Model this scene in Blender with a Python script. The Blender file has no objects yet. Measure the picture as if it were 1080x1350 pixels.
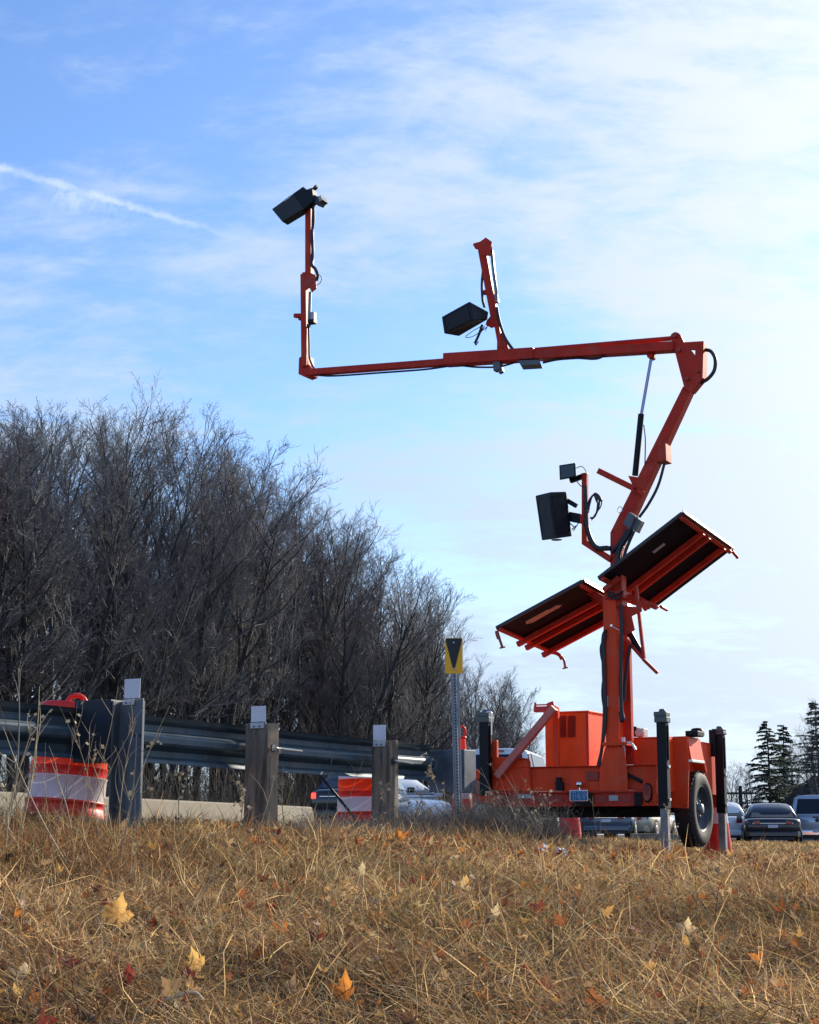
import bpy, bmesh, math, random
import numpy as np
from mathutils import Vector, Matrix, Euler

scene = bpy.context.scene
COL = scene.collection
R = math.radians

# ---------------------------------------------------------------- camera
FPX = 2200.0                      # focal length in pixels of a 1080 px wide frame
HOR = 1100.0                      # pixel row of the horizon
EYE = 1.0                         # height of the eye above the world's zero level
PITCH = math.atan((HOR - 675.0) / FPX)
cam = bpy.data.cameras.new("camera")
cam.sensor_fit = 'HORIZONTAL'
cam.sensor_width = 36.0
cam.lens = 36.0 * FPX / 1080.0
cam.clip_start = 0.1
cam.clip_end = 3000.0
cam_ob = bpy.data.objects.new("camera", cam)
COL.objects.link(cam_ob)
cam_ob.location = (0, 0, EYE)
cam_ob.rotation_euler = (math.pi / 2 + PITCH, 0, 0)
scene.camera = cam_ob

# ---------------------------------------------------------------- light
SUN_AZ, SUN_EL = R(40), R(23)
sun_dir = Vector((math.sin(SUN_AZ) * math.cos(SUN_EL), math.cos(SUN_AZ) * math.cos(SUN_EL), math.sin(SUN_EL)))
sl = bpy.data.lights.new("sun", 'SUN')
sl.energy = 5.0
sl.angle = R(0.5)
sl.color = (1.0, 0.90, 0.74)
so = bpy.data.objects.new("sun", sl)
COL.objects.link(so)
so.rotation_euler = (-sun_dir).to_track_quat('-Z', 'Y').to_euler()
so.location = (20, 20, 20)

scene.view_settings.view_transform = 'Standard'
scene.view_settings.look = 'None'
scene.view_settings.gamma = 1.0
scene.view_settings.use_curve_mapping = False
scene.view_settings.exposure = 0.6

# ---------------------------------------------------------------- sky
world = bpy.data.worlds.new("World")
scene.world = world
world.use_nodes = True


class N:
    """tiny node helper"""
    def __init__(s, tree):
        s.t = tree
        s.l = tree.links

    def n(s, kind, **kw):
        o = s.t.nodes.new(kind)
        for k, v in kw.items():
            setattr(o, k, v)
        return o

    def put(s, sock, v):
        if isinstance(v, bpy.types.NodeSocket):
            s.l.new(v, sock)
        elif v is not None:
            sock.default_value = v

    def math(s, op, a, b=None, c=None, clamp=False):
        o = s.n('ShaderNodeMath', operation=op)
        o.use_clamp = clamp
        s.put(o.inputs[0], a)
        if b is not None: s.put(o.inputs[1], b)
        if c is not None: s.put(o.inputs[2], c)
        return o.outputs[0]

    def vmath(s, op, a, b=None):
        o = s.n('ShaderNodeVectorMath', operation=op)
        s.put(o.inputs[0], a)
        if b is not None: s.put(o.inputs[1], b)
        return o.outputs['Value'] if op in ('DOT_PRODUCT', 'LENGTH') else o.outputs[0]

    def ramp(s, fac, stops, interp='LINEAR'):
        o = s.n('ShaderNodeValToRGB')
        cr = o.color_ramp
        cr.interpolation = interp
        while len(cr.elements) < len(stops):
            cr.elements.new(0.5)
        for e, (p, c) in zip(cr.elements, stops):
            e.position = p
            e.color = (c[0], c[1], c[2], 1) if not isinstance(c, (int, float)) else (c, c, c, 1)
        s.put(o.inputs[0], fac)
        return o.outputs[0]

    def mix(s, fac, a, b, blend='MIX'):
        o = s.n('ShaderNodeMix', data_type='RGBA', blend_type=blend)
        s.put(o.inputs[0], fac)
        for i, v in ((6, a), (7, b)):
            if isinstance(v, tuple) and len(v) == 3: v = (*v, 1)
            s.put(o.inputs[i], v)
        return o.outputs[2]

    def noise(s, vec, scale, detail=4, rough=0.55, dist=0.0):
        o = s.n('ShaderNodeTexNoise')
        s.put(o.inputs['Vector'], vec)
        o.inputs['Scale'].default_value = scale
        o.inputs['Detail'].default_value = detail
        o.inputs['Roughness'].default_value = rough
        o.inputs['Distortion'].default_value = dist
        return o.outputs['Fac']

    def smooth(s, v, a, b, lo=0.0, hi=1.0):
        o = s.n('ShaderNodeMapRange', interpolation_type='SMOOTHSTEP')
        s.put(o.inputs[0], v)
        for i, x in ((1, a), (2, b), (3, lo), (4, hi)):
            s.put(o.inputs[i], x)
        return o.outputs[0]

    def mapping(s, vec, scale=(1, 1, 1), rot=(0, 0, 0), loc=(0, 0, 0)):
        o = s.n('ShaderNodeMapping')
        s.put(o.inputs['Vector'], vec)
        o.inputs['Scale'].default_value = scale
        o.inputs['Rotation'].default_value = rot
        o.inputs['Location'].default_value = loc
        return o.outputs[0]


def pix_dir(px, py):
    c, s = math.cos(PITCH), math.sin(PITCH)
    a, b = (px - 540.0) / FPX, (675.0 - py) / FPX
    return Vector((a, c - b * s, s + b * c))


def build_sky():
    t = world.node_tree
    t.nodes.clear()
    n = N(t)
    out = n.n('ShaderNodeOutputWorld')
    bg = n.n('ShaderNodeBackground')
    n.l.new(bg.outputs[0], out.inputs[0])
    tc = n.n('ShaderNodeTexCoord')
    d = tc.outputs['Generated']
    sky = n.n('ShaderNodeTexSky', sky_type='NISHITA')
    sky.sun_disc = False
    sky.sun_elevation = SUN_EL
    sky.sun_rotation = SUN_AZ
    sky.altitude = 200
    sky.air_density = 1.0
    sky.dust_density = 0.6
    sky.ozone_density = 2.0
    base = n.mix(1.0, sky.outputs[0], SKY_TINT, 'MULTIPLY')
    sep = n.n('ShaderNodeSeparateXYZ')
    n.l.new(d, sep.inputs[0])
    z = n.math('MAXIMUM', sep.outputs[2], 0.0)
    zz = n.math('ADD', z, 0.30)
    comb = n.n('ShaderNodeCombineXYZ')
    n.put(comb.inputs[0], n.math('DIVIDE', sep.outputs[0], zz))
    n.put(comb.inputs[1], n.math('DIVIDE', sep.outputs[1], zz))
    p = comb.outputs[0]
    # clouds thicken towards the sun's side of the sky
    side = n.vmath('DOT_PRODUCT', d, tuple(Vector((0.93, 0.30, 0.0)).normalized()))
    sdot = n.vmath('DOT_PRODUCT', d, tuple(sun_dir))
    m1 = n.mapping(p, (0.75, 1.2, 1), (0, 0, R(14)), (3.1, 1.7, 0))
    c1 = n.noise(m1, 3.4, 8, 0.58, 0.6)
    m2 = n.mapping(p, (1.0, 2.2, 1), (0, 0, R(-22)), (8.3, 2.2, 0))
    c2 = n.noise(m2, 5.0, 7, 0.62, 0.5)
    m3 = n.mapping(p, (1.0, 1.6, 1), (0, 0, R(30)), (1.3, 7.9, 0))
    c3 = n.noise(m3, 1.6, 3, 0.5, 0.3)
    c4 = n.noise(n.mapping(p, (4.0, 7.0, 1), (0, 0, R(35)), (2.2, 0.4, 0)), 5.0, 6, 0.65, 0.3)
    f = n.math('ADD', n.math('MULTIPLY', c1, 0.36), n.math('MULTIPLY', c2, 0.27))
    f = n.math('ADD', f, n.math('MULTIPLY', c3, 0.23))
    f = n.math('ADD', f, n.math('MULTIPLY', c4, 0.16))
    bias = n.smooth(side, 0.02, 0.66, -0.06, 0.055)
    f = n.math('ADD', f, bias)
    f = n.math('ADD', f, n.smooth(sep.outputs[2], 0.16, 0.40, 0.06, 0.012))
    cov = n.smooth(f, 0.452, 0.632)
    white = n.mix(n.smooth(sdot, 0.72, 0.97), CLOUD_A, CLOUD_B)
    hz = n.smooth(sep.outputs[2], 0.02, 0.26, 1.0, 0.0)
    base = n.mix(n.math('MULTIPLY', hz, 0.75), base, HORIZON)
    col = n.mix(n.math('MULTIPLY', cov, 0.93), base, white)
    # aureole round the sun behind thin cloud
    halo = n.math('POWER', n.math('MAXIMUM', sdot, 0.0), 18.0)
    col = n.mix(halo, col, HALO, 'ADD')
    # the pale band near the ground
    # condensation trail: a thin band along a great circle with ragged tufts below
    a, b = pix_dir(-40, 208).normalized(), pix_dir(335, 320).normalized()
    nrm = a.cross(b).normalized()
    along = (b - a).normalized()
    dist = n.vmath('DOT_PRODUCT', d, tuple(nrm))
    al = n.vmath('DOT_PRODUCT', n.vmath('SUBTRACT', d, tuple(a)), tuple(along))
    L = (b - a).length
    c5 = n.noise(n.mapping(d, (60, 60, 60)), 2.2, 4, 0.6, 0.3)
    wob = n.math('MULTIPLY', n.math('SUBTRACT', c5, 0.5), 0.006)
    dd = n.math('ADD', dist, wob)
    line = n.smooth(n.math('ABSOLUTE', dd), 0.0, 0.0034, 1.0, 0.0)
    sign = 1.0 if pix_dir(100, 330).normalized().dot(nrm) > 0 else -1.0
    down = n.math('MULTIPLY', dist, sign)
    cmb = n.n('ShaderNodeCombineXYZ')
    n.put(cmb.inputs[0], n.math('MULTIPLY', al, 120.0))
    n.put(cmb.inputs[1], n.math('MULTIPLY', dist, 45.0))
    tuft_n = n.math('MULTIPLY', n.smooth(n.noise(cmb.outputs[0], 1.1, 5, 0.65, 1.0), 0.40, 0.62), n.smooth(n.noise(d, 14.0, 2, 0.5), 0.35, 0.6))
    tuft = n.math('MULTIPLY', tuft_n, n.math('MULTIPLY', n.smooth(down, 0.0, 0.002), n.smooth(down, 0.004, 0.017, 1.0, 0.0)))
    tuft = n.math('MULTIPLY', tuft, n.smooth(al, 0.02 * 1, L * 0.75, 0.55, 0.0))
    mask = n.math('MAXIMUM', n.math('MULTIPLY', line, n.smooth(n.noise(d, 55.0, 3, 0.6), 0.3, 0.7, 0.22, 0.6)), tuft)
    mask = n.math('MULTIPLY', mask, n.math('MULTIPLY', n.smooth(al, -0.05, 0.0), n.smooth(al, L * 0.5, L * 1.15, 1.0, 0.0)))
    col = n.mix(mask, col, TRAIL)
    n.l.new(col, bg.inputs['Color'])
    bg.inputs['Strength'].default_value = 0.1


SKY_TINT = (0.91, 1.11, 1.43)
CLOUD_A = (4.0, 5.0, 6.5)
CLOUD_B = (5.9, 6.3, 6.7)
HALO = (3.2, 3.1, 2.9)
HORIZON = (4.7, 5.55, 6.3)
TRAIL = (5.6, 6.4, 7.2)
build_sky()

# ---------------------------------------------------------------- helpers: space
AX = R(27)                                     # heading of road, guardrail and trailer
U = Vector((math.cos(AX), -math.sin(AX), 0))
W = Vector((math.sin(AX), math.cos(AX), 0))
CAM = Vector((0, 0, EYE))


def at(px, py, Y):
    d = pix_dir(px, py)
    return CAM + d * (Y / d.y)


class Frame:
    """a local frame with axes along the road; measures points of the photograph on its planes"""
    def __init__(s, O):
        s.O = Vector(O)

    def loc(s, P):
        v = P - s.O
        return Vector((v.dot(U), v.dot(W), v.z))

    def w(s, px, py, w):                      # on the plane at distance w along the road
        d = pix_dir(px, py)
        t = (w - (CAM - s.O).dot(W)) / d.dot(W)
        return s.loc(CAM + d * t)

    def u(s, px, py, u):                      # on the plane at distance u across the road
        d = pix_dir(px, py)
        t = (u - (CAM - s.O).dot(U)) / d.dot(U)
        return s.loc(CAM + d * t)

    def z(s, px, py, z):
        d = pix_dir(px, py)
        t = (z - (CAM - s.O).z) / d.z
        return s.loc(CAM + d * t)

    def world(s, l):
        return s.O + U * l[0] + W * l[1] + Vector((0, 0, l[2]))

    def mpp(s, px, py, w):                    # metres per pixel there
        return (s.w(px, py + 1, w) - s.w(px, py, w)).length


# ---------------------------------------------------------------- helpers: mesh
class MB:
    def __init__(s):
        s.v, s.f, s.sm = [], [], []

    def add(s, vs, fs, smooth=False):
        o = len(s.v)
        s.v += [tuple(v) for v in vs]
        s.f += [tuple(i + o for i in f) for f in fs]
        s.sm += [smooth] * len(fs)
        return s

    def hexa(s, p):                           # p: 4 of one face in order, then 4 opposite
        return s.add(p, [(3, 2, 1, 0), (4, 5, 6, 7), (0, 1, 5, 4), (1, 2, 6, 5), (2, 3, 7, 6), (3, 0, 4, 7)])

    def box(s, x0, x1, y0, y1, z0, z1):
        return s.hexa([(x0, y0, z0), (x1, y0, z0), (x1, y0, z1), (x0, y0, z1),
                       (x0, y1, z0), (x1, y1, z0), (x1, y1, z1), (x0, y1, z1)])

    def obox(s, c, dims, rot):
        m = rot.to_matrix() if isinstance(rot, Euler) else rot
        h = [d / 2 for d in dims]
        pts = []
        for y in (-1, 1):
            for x, z in ((-1, -1), (1, -1), (1, 1), (-1, 1)):
                pts.append(Vector(c) + m @ Vector((x * h[0], y * h[1], z * h[2])))
        return s.hexa(pts)

    def beam(s, a, b, wd, dp, up=Vector((0, 1, 0))):   # rectangular bar a->b; dp along up, wd across
        a, b = Vector(a), Vector(b)
        t = (b - a).normalized()
        n = (up - t * up.dot(t)).normalized()
        c = t.cross(n)
        q = []
        for e in (a, b):
            q += [e - c * wd / 2 - n * dp / 2, e + c * wd / 2 - n * dp / 2, e + c * wd / 2 + n * dp / 2, e - c * wd / 2 + n * dp / 2]
        return s.hexa(q)

    def prism(s, poly, ext):                  # poly: 3D points in a plane, ext: extrusion vector
        ext = Vector(ext)
        k = len(poly)
        a = [Vector(p) for p in poly]
        vs = a + [p + ext for p in a]
        fs = [tuple(range(k))[::-1], tuple(range(k, 2 * k))]
        fs += [(i, (i + 1) % k, (i + 1) % k + k, i + k) for i in range(k)]
        return s.add(vs, fs)

    def tube(s, pts, r, seg=8, cap=True, smooth=True):
        pts = [Vector(p) for p in pts]
        k = len(pts)
        rs = r if isinstance(r, (list, tuple)) else [r] * k
        t0 = (pts[1] - pts[0]).normalized()
        ref = Vector((0, 0, 1)) if abs(t0.z) < 0.9 else Vector((1, 0, 0))
        n = (ref - t0 * ref.dot(t0)).normalized()
        vs, fs = [], []
        for i, p in enumerate(pts):
            t = (pts[min(i + 1, k - 1)] - pts[max(i - 1, 0)])
            if t.length < 1e-9: t = t0.copy()
            t.normalize()
            n = n - t * n.dot(t)
            if n.length < 1e-6: n = t.orthogonal()
            n.normalize()
            b = t.cross(n)
            for j in range(seg):
                a = 2 * math.pi * j / seg
                vs.append(p + (n * math.cos(a) + b * math.sin(a)) * rs[i])
        for i in range(k - 1):
            for j in range(seg):
                j2 = (j + 1) % seg
                fs.append((i * seg + j, i * seg + j2, (i + 1) * seg + j2, (i + 1) * seg + j))
        s.add(vs, fs, smooth)
        if cap:
            s.add(vs[:seg], [tuple(range(seg))[::-1]])
            s.add(vs[-seg:], [tuple(range(seg))])
        return s

    def lathe(s, prof, c, axis='z', seg=24, smooth=True, caps=True):   # prof: (r, h)
        vs, fs = [], []
        c = Vector(c)
        for r, h in prof:
            for j in range(seg):
                a = 2 * math.pi * j / seg
                x, y = r * math.cos(a), r * math.sin(a)
                vs.append(c + (Vector((x, y, h)) if axis == 'z' else Vector((h, x, y)) if axis == 'x' else Vector((y, h, x))))
        k = len(prof)
        for i in range(k - 1):
            for j in range(seg):
                j2 = (j + 1) % seg
                fs.append((i * seg + j, i * seg + j2, (i + 1) * seg + j2, (i + 1) * seg + j))
        s.add(vs, fs, smooth)
        if caps:
            s.add(vs[:seg], [tuple(range(seg))[::-1]])
            s.add(vs[-seg:], [tuple(range(seg))])
        return s

    def build(s, name, mat, parent=None, bevel=0.0):
        me = bpy.data.meshes.new(name)
        me.from_pydata(s.v, [], s.f)
        me.polygons.foreach_set('use_smooth', s.sm)
        bm = bmesh.new()
        bm.from_mesh(me)
        bmesh.ops.recalc_face_normals(bm, faces=bm.faces[:])
        if bevel:
            es = [e for e in bm.edges if len(e.link_faces) == 2 and e.calc_face_angle(0) > 0.6]
            if es:
                bmesh.ops.bevel(bm, geom=es, offset=bevel, segments=2, profile=0.6, affect='EDGES', clamp_overlap=True)
        bm.to_mesh(me)
        bm.free()
        if mat: me.materials.append(mat)
        me.update()
        o = bpy.data.objects.new(name, me)
        COL.objects.link(o)
        if parent: o.parent = parent
        return o


def curve(pts, k=6):                          # Catmull-Rom through points
    p = [Vector(x) for x in pts]
    p = [p[0] * 2 - p[1]] + p + [p[-1] * 2 - p[-2]]
    o = []
    for i in range(1, len(p) - 2):
        for j in range(k):
            t = j / k
            a, b, c, d = p[i - 1], p[i], p[i + 1], p[i + 2]
            o.append(0.5 * ((2 * b) + (c - a) * t + (2 * a - 5 * b + 4 * c - d) * t * t + (3 * b - 3 * c + d - a) * t ** 3))
    o.append(p[-2])
    return o


def tag(o, label, cat, group=None, kind=None):
    if label: o['label'] = label
    if cat: o['category'] = cat
    if group: o['group'] = group
    if kind: o['kind'] = kind
    return o


def thing(name, loc, rz, label, cat, group=None):
    o = bpy.data.objects.new(name, None)
    COL.objects.link(o)
    o.empty_display_size = 0.2
    o.location = loc
    o.rotation_euler = (0, 0, rz)
    return tag(o, label, cat, group)


def copy_tree(o, parent=None):
    c = o.copy()
    COL.objects.link(c)
    if parent: c.parent = parent
    for ch in [x for x in bpy.data.objects if x.parent == o]:
        copy_tree(ch, c)
    return c


# ---------------------------------------------------------------- materials
MATS = {}


def mat(name, col, rough=0.6, metal=0.0, var=0.0, vscale=6.0, bump=0.0, bscale=60.0, spec=0.5, col2=None,
        trans=0.0, streak=False, emit=None, coat=0.0, chips=None):
    if name in MATS: return MATS[name]
    m = bpy.data.materials.new(name)
    m.use_nodes = True
    n = N(m.node_tree)
    b = m.node_tree.nodes['Principled BSDF']
    b.inputs['Roughness'].default_value = rough
    b.inputs['Metallic'].default_value = metal
    b.inputs['Specular IOR Level'].default_value = spec
    b.inputs['Coat Weight'].default_value = coat
    tc = n.n('ShaderNodeTexCoord')
    c = (*col, 1)
    if var or col2:
        v = tc.outputs['Object']
        if streak: v = n.mapping(v, (1, 1, 0.12))
        f = n.noise(v, vscale, 6, 0.62, 0.2)
        lo = col2 or tuple(x * (1 - var) for x in col)
        hi = tuple(min(1, x * (1 + var * 0.6)) for x in col)
        cc = n.ramp(f, [(0.36, lo), (0.52, col), (0.68, hi)])
        if chips:
            g = n.noise(tc.outputs['Object'], 30, 6, 0.75, 0.6)
            wear = n.math('MULTIPLY', n.smooth(g, 0.60, 0.66), n.smooth(f, 0.40, 0.60))
            cc = n.mix(n.math('MULTIPLY', wear, 0.75), cc, chips)
            dust = n.noise(tc.outputs['Object'], 2.3, 5, 0.7, 0.8)
            cc = n.mix(n.smooth(dust, 0.48, 0.75, 0.0, 0.30), cc, (0.30, 0.20, 0.13))
        n.l.new(cc, b.inputs['Base Color'])
        rr = n.math('ADD', n.math('MULTIPLY', f, 0.3), rough - 0.15)
        n.l.new(rr, b.inputs['Roughness'])
    else:
        b.inputs['Base Color'].default_value = c
    if bump:
        bn = n.n('ShaderNodeBump')
        bn.inputs['Strength'].default_value = bump
        bn.inputs['Distance'].default_value = 0.01
        n.l.new(n.noise(tc.outputs['Object'], bscale, 5, 0.6), bn.inputs['Height'])
        n.l.new(bn.outputs[0], b.inputs['Normal'])
    if emit:
        b.inputs['Emission Color'].default_value = (*emit[0], 1)
        b.inputs['Emission Strength'].default_value = emit[1]
    if trans:
        tr = n.n('ShaderNodeBsdfTranslucent')
        mx = n.n('ShaderNodeMixShader')
        mx.inputs[0].default_value = trans
        if var or col2:
            n.l.new(cc, tr.inputs[0])
        else:
            tr.inputs[0].default_value = c
        n.l.new(b.outputs[0], mx.inputs[1])
        n.l.new(tr.outputs[0], mx.inputs[2])
        n.l.new(mx.outputs[0], m.node_tree.nodes['Material Output'].inputs[0])
    MATS[name] = m
    return m


ORANGE = mat('orange paint', (0.82, 0.064, 0.012), 0.48, spec=0.22, chips=(0.10, 0.035, 0.02), var=0.24, vscale=4.5, streak=True, bump=0.06, bscale=40)
CABORG = mat('bright orange paint', (0.93, 0.098, 0.009), 0.44, spec=0.22, chips=(0.14, 0.04, 0.02), var=0.14, vscale=3.0, bump=0.05, bscale=40)
REDOR = mat('red oxide paint', (0.56, 0.036, 0.018), 0.45, spec=0.15, chips=(0.10, 0.03, 0.02), var=0.22, vscale=5.0, bump=0.06, bscale=50)
DARKRED = mat('dark red paint', (0.36, 0.035, 0.02), 0.45, var=0.2, vscale=5)
BLACKP = mat('black powder coat', (0.006, 0.008, 0.012), 0.45, spec=0.22, var=0.3, vscale=8, bump=0.05, bscale=90)
RUBBER = mat('rubber', (0.016, 0.017, 0.019), 0.75, var=0.4, vscale=9, bump=0.2, bscale=80)
CABLE = mat('cable sheath', (0.014, 0.013, 0.022), 0.45)
GALV = mat('galvanised steel', (0.24, 0.26, 0.29), 0.5, 0.6, var=0.25, vscale=9, bump=0.08, bscale=70)
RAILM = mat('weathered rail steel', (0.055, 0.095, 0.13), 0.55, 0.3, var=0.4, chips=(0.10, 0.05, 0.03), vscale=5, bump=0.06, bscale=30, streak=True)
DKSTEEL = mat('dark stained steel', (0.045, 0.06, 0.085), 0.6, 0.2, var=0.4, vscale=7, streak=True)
GREYP = mat('grey paint', (0.11, 0.115, 0.13), 0.5, var=0.15)
LTGREY = mat('light grey plastic', (0.42, 0.43, 0.44), 0.5, var=0.1)
WHITEP = mat('white reflective sheet', (0.72, 0.71, 0.76), 0.5, var=0.06, vscale=12)
ALU = mat('brushed aluminium', (0.80, 0.80, 0.78), 0.3, 0.9, var=0.08)
CHROME = mat('chrome', (0.9, 0.9, 0.9), 0.08, 1.0)
PVBACK = mat('panel back sheet', (0.006, 0.006, 0.014), 0.6, spec=0.08, var=0.25, vscale=3, bump=0.03)
PVCELL = mat('panel cells', (0.01, 0.014, 0.04), 0.12, var=0.1)
TAN = mat('tan light patch', (0.52, 0.40, 0.30), 0.6, var=0.1)  # colour of the light patch painted under the left solar panel
TAILRED = mat('red lens', (0.28, 0.012, 0.012), 0.2, var=0.2, coat=0.5)
WOODP = mat('weathered timber', (0.26, 0.20, 0.145), 0.85, col2=(0.10, 0.075, 0.055), vscale=16, bump=0.5, bscale=50, streak=True)
CONC = mat('old concrete', (0.22, 0.19, 0.14), 0.9, var=0.25, vscale=4, bump=0.3, bscale=30)
DRUMOR = mat('orange plastic', (0.98, 0.07, 0.008), 0.42, var=0.08, trans=0.35)
DRUMRED = mat('orange red sheet', (0.78, 0.028, 0.018), 0.45, var=0.1, trans=0.12)
DRUMWH = mat('white drum sheet', (0.74, 0.68, 0.70), 0.45, var=0.08, trans=0.12)
YEL = mat('yellow sheet', (0.95, 0.48, 0.010), 0.45, var=0.06)
BLKS = mat('black sheet', (0.012, 0.012, 0.014), 0.5)
BLUEPL = mat('blue plate', (0.015, 0.16, 0.36), 0.4, var=0.2, vscale=30)
# ---------------------------------------------------------------- terrain
TP = np.array([  # x, y, height relative to the eye
    (0, -4, -1.05), (-6, -4, -1.0), (6, -4, -1.1), (-5, 2, -.62), (5, 2, -.78), (0, 1, -.78),
    (-1.2, 4.6, -.50), (0, 4.5, -.51), (1.2, 4.6, -.53), (-1.3, 6.5, -.37), (0, 6.5, -.40), (1.4, 6.5, -.44),
    (-2.0, 8.5, -.15), (0, 8.5, -.28), (1.9, 8.5, -.36), (-2.4, 10.3, .02), (-1.7, 10.3, .0), (0, 10.3, -.18),
    (2.4, 10.3, -.32), (-2.7, 12, .0), (-.95, 12, -.02), (0.2, 12, -.11), (2.7, 12, -.29), (-.3, 13.9, -.05),
    (.5, 14, -.10), (1.5, 14, -.19), (2.36, 15.6, -.25), (.8, 16.4, -.09), (3.15, 17.2, -.27), (1.7, 18, -.115), (1.8, 20, -.11),
    (2.6, 20, -.19), (4.5, 20, -.27), (7, 30, -.29), (10, 45, -.30), (13, 55, -.32), (4.5, 45, -.14), (3.0, 32, -.10), (-2.5, 17, -.10), (-6, 15, -.15),
    (-4, 25, -.15), (0, 30, -.15), (-14, 40, -.2), (-8, 8, .0), (-12, 20, -.15), (12, 12, -.45), (14, 25, -.4), (20, 45, -.35),
    (0, 60, -.2), (-25, 30, -.2), (30, 20, -.45), (-25, 5, .0), (25, 5, -.6)])


def _tps():
    P, h = TP[:, :2], TP[:, 2]
    k = len(P)
    A = np.zeros((k + 3, k + 3))
    A[:k, :k] = -np.linalg.norm(P[:, None] - P[None], axis=2) + np.eye(k) * -0.02
    A[:k, k] = 1
    A[:k, k + 1:] = P
    A[k:, :k] = A[:k, k:].T
    return np.linalg.solve(A, np.concatenate([h, [0, 0, 0]]))


TPW = _tps()


def zg(x, y):
    x, y = np.atleast_1d(np.asarray(x, float)), np.atleast_1d(np.asarray(y, float))
    sh = x.shape
    x, y = x.ravel(), y.ravel()
    out = np.zeros(len(x))
    for i in range(0, len(x), 20000):
        q = np.stack([x[i:i + 20000], y[i:i + 20000]], 1)
        r = -np.linalg.norm(q[:, None] - TP[None, :, :2], axis=2)
        out[i:i + 20000] = r @ TPW[:len(TP)] + TPW[len(TP)] + q @ TPW[len(TP) + 1:]
    far = np.clip((np.hypot(x, y - 15) - 38) / 25, 0, 1)
    far = far * far * (3 - 2 * far)
    out = np.clip(out, -1.2, .12) * (1 - far) + -.33 * far
    # small hummocks in the grass
    out += (np.sin(x * 2.3 + 1.3 * np.sin(y * 1.1)) * np.sin(y * 1.9 + x * .7) * np.clip(.03 - .0025 * (y - 7), .012, .03)
            + np.sin(x * 6.1 + 2 * np.sin(y * 2.7)) * np.sin(y * 5.3) * np.clip(.016 - .0015 * (y - 7), .005, .016)) * np.clip((y - 2) / 3, 0, 1) * (1 - far)
    return (out + EYE).reshape(sh)


def zg1(x, y):
    return float(zg(x, y)[0])


def grid(name, xs, ys, m, dz=0.0, mask=None):
    X, Y = np.meshgrid(xs, ys)
    Z = zg(X, Y) + dz
    v = np.stack([X, Y, Z], -1).reshape(-1, 3)
    nx, ny = len(xs), len(ys)
    i = np.arange(ny - 1)[:, None] * nx + np.arange(nx - 1)[None]
    f = np.stack([i, i + 1, i + 1 + nx, i + nx], -1).reshape(-1, 4)
    me = bpy.data.meshes.new(name)
    me.from_pydata(v.tolist(), [], f.tolist())
    me.polygons.foreach_set('use_smooth', [True] * len(f))
    me.materials.append(m)
    o = bpy.data.objects.new(name, me)
    COL.objects.link(o)
    return o


def soil_mat():
    m = bpy.data.materials.new('soil under grass')
    m.use_nodes = True
    n = N(m.node_tree)
    b = m.node_tree.nodes['Principled BSDF']
    tc = n.n('ShaderNodeTexCoord').outputs['Object']
    f = n.noise(tc, 1.3, 6, 0.65, 0.4)
    g = n.noise(tc, 38, 4, 0.7)
    c = n.ramp(f, [(0.34, (0.05, 0.033, 0.018)), (0.5, (0.09, 0.06, 0.03)), (0.62, (0.08, 0.068, 0.03)), (0.72, (0.13, 0.095, 0.05))])
    c = n.mix(n.smooth(g, 0.35, 0.7), (0.05, 0.033, 0.02), c)
    n.l.new(c, b.inputs['Base Color'])
    b.inputs['Roughness'].default_value = 0.95
    b.inputs['Specular IOR Level'].default_value = 0.1
    bp = n.n('ShaderNodeBump')
    bp.inputs['Distance'].default_value = 0.03
    bp.inputs['Strength'].default_value = 0.8
    n.l.new(g, bp.inputs['Height'])
    n.l.new(bp.outputs[0], b.inputs['Normal'])
    return m


xs = np.unique(np.concatenate([np.linspace(-600, -30, 12), np.linspace(-30, -6, 25), np.linspace(-6, 6, 121), np.linspace(6, 30, 25), np.linspace(30, 600, 12)]))
ys = np.unique(np.concatenate([np.linspace(-30, -4, 8), np.linspace(-4, 3, 15), np.linspace(3, 22, 153), np.linspace(22, 60, 39), np.linspace(60, 200, 15), np.linspace(200, 1500, 10)]))
tag(grid('ground', xs, ys, soil_mat()), None, None, kind='structure')

ASPH = mat('asphalt', (0.055, 0.055, 0.058), 0.95, spec=0.05, var=0.25, vscale=3, bump=0.3, bscale=90)


def road_pt(u, w, O):
    p = Vector(O) + U * u + W * w
    return (p.x, p.y, 0)


GO = at(170, 1081, 10.3)                       # foot of the steel guardrail post
GO.z = zg1(GO.x, GO.y)


def bend(w):                                   # the road swings left beyond the guardrail
    return -.022 * np.maximum(np.asarray(w, float) - 7, 0) ** 2


def ribbon2(name, O, u0, u1, w0, w1, m, dz, nu=8, nw=60, bent=False):
    v, f = [], []
    for i in range(nw + 1):
        for j in range(nu + 1):
            w_ = w0 + (w1 - w0) * i / nw
            p = Vector(O) + U * (u0 + (u1 - u0) * j / nu + (float(bend(w_)) if bent else 0)) + W * w_
            v.append((p.x, p.y, zg1(p.x, p.y) + dz))
    k = nu + 1
    for i in range(nw):
        for j in range(nu):
            f.append((i * k + j, i * k + j + 1, (i + 1) * k + j + 1, (i + 1) * k + j))
    me = bpy.data.meshes.new(name)
    me.from_pydata(v, [], f)
    me.materials.append(m)
    o = bpy.data.objects.new(name, me)
    COL.objects.link(o)
    return tag(o, None, None, kind='structure')


ribbon2('road', GO, -9.0, -1.3, -16, 60, ASPH, 0.05, 12, 90, True)
LINEP = mat('white road paint', (0.7, 0.7, 0.68), 0.8, var=0.15, vscale=12)
ribbon2('edge_line', GO, -1.75, -1.63, -16, 60, LINEP, 0.056, 1, 90, True)
ribbon2('parking_lot', Vector((8, 66, 0)), -16, 30, 0, 45, ASPH, 0.03, 30, 30)

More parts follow.
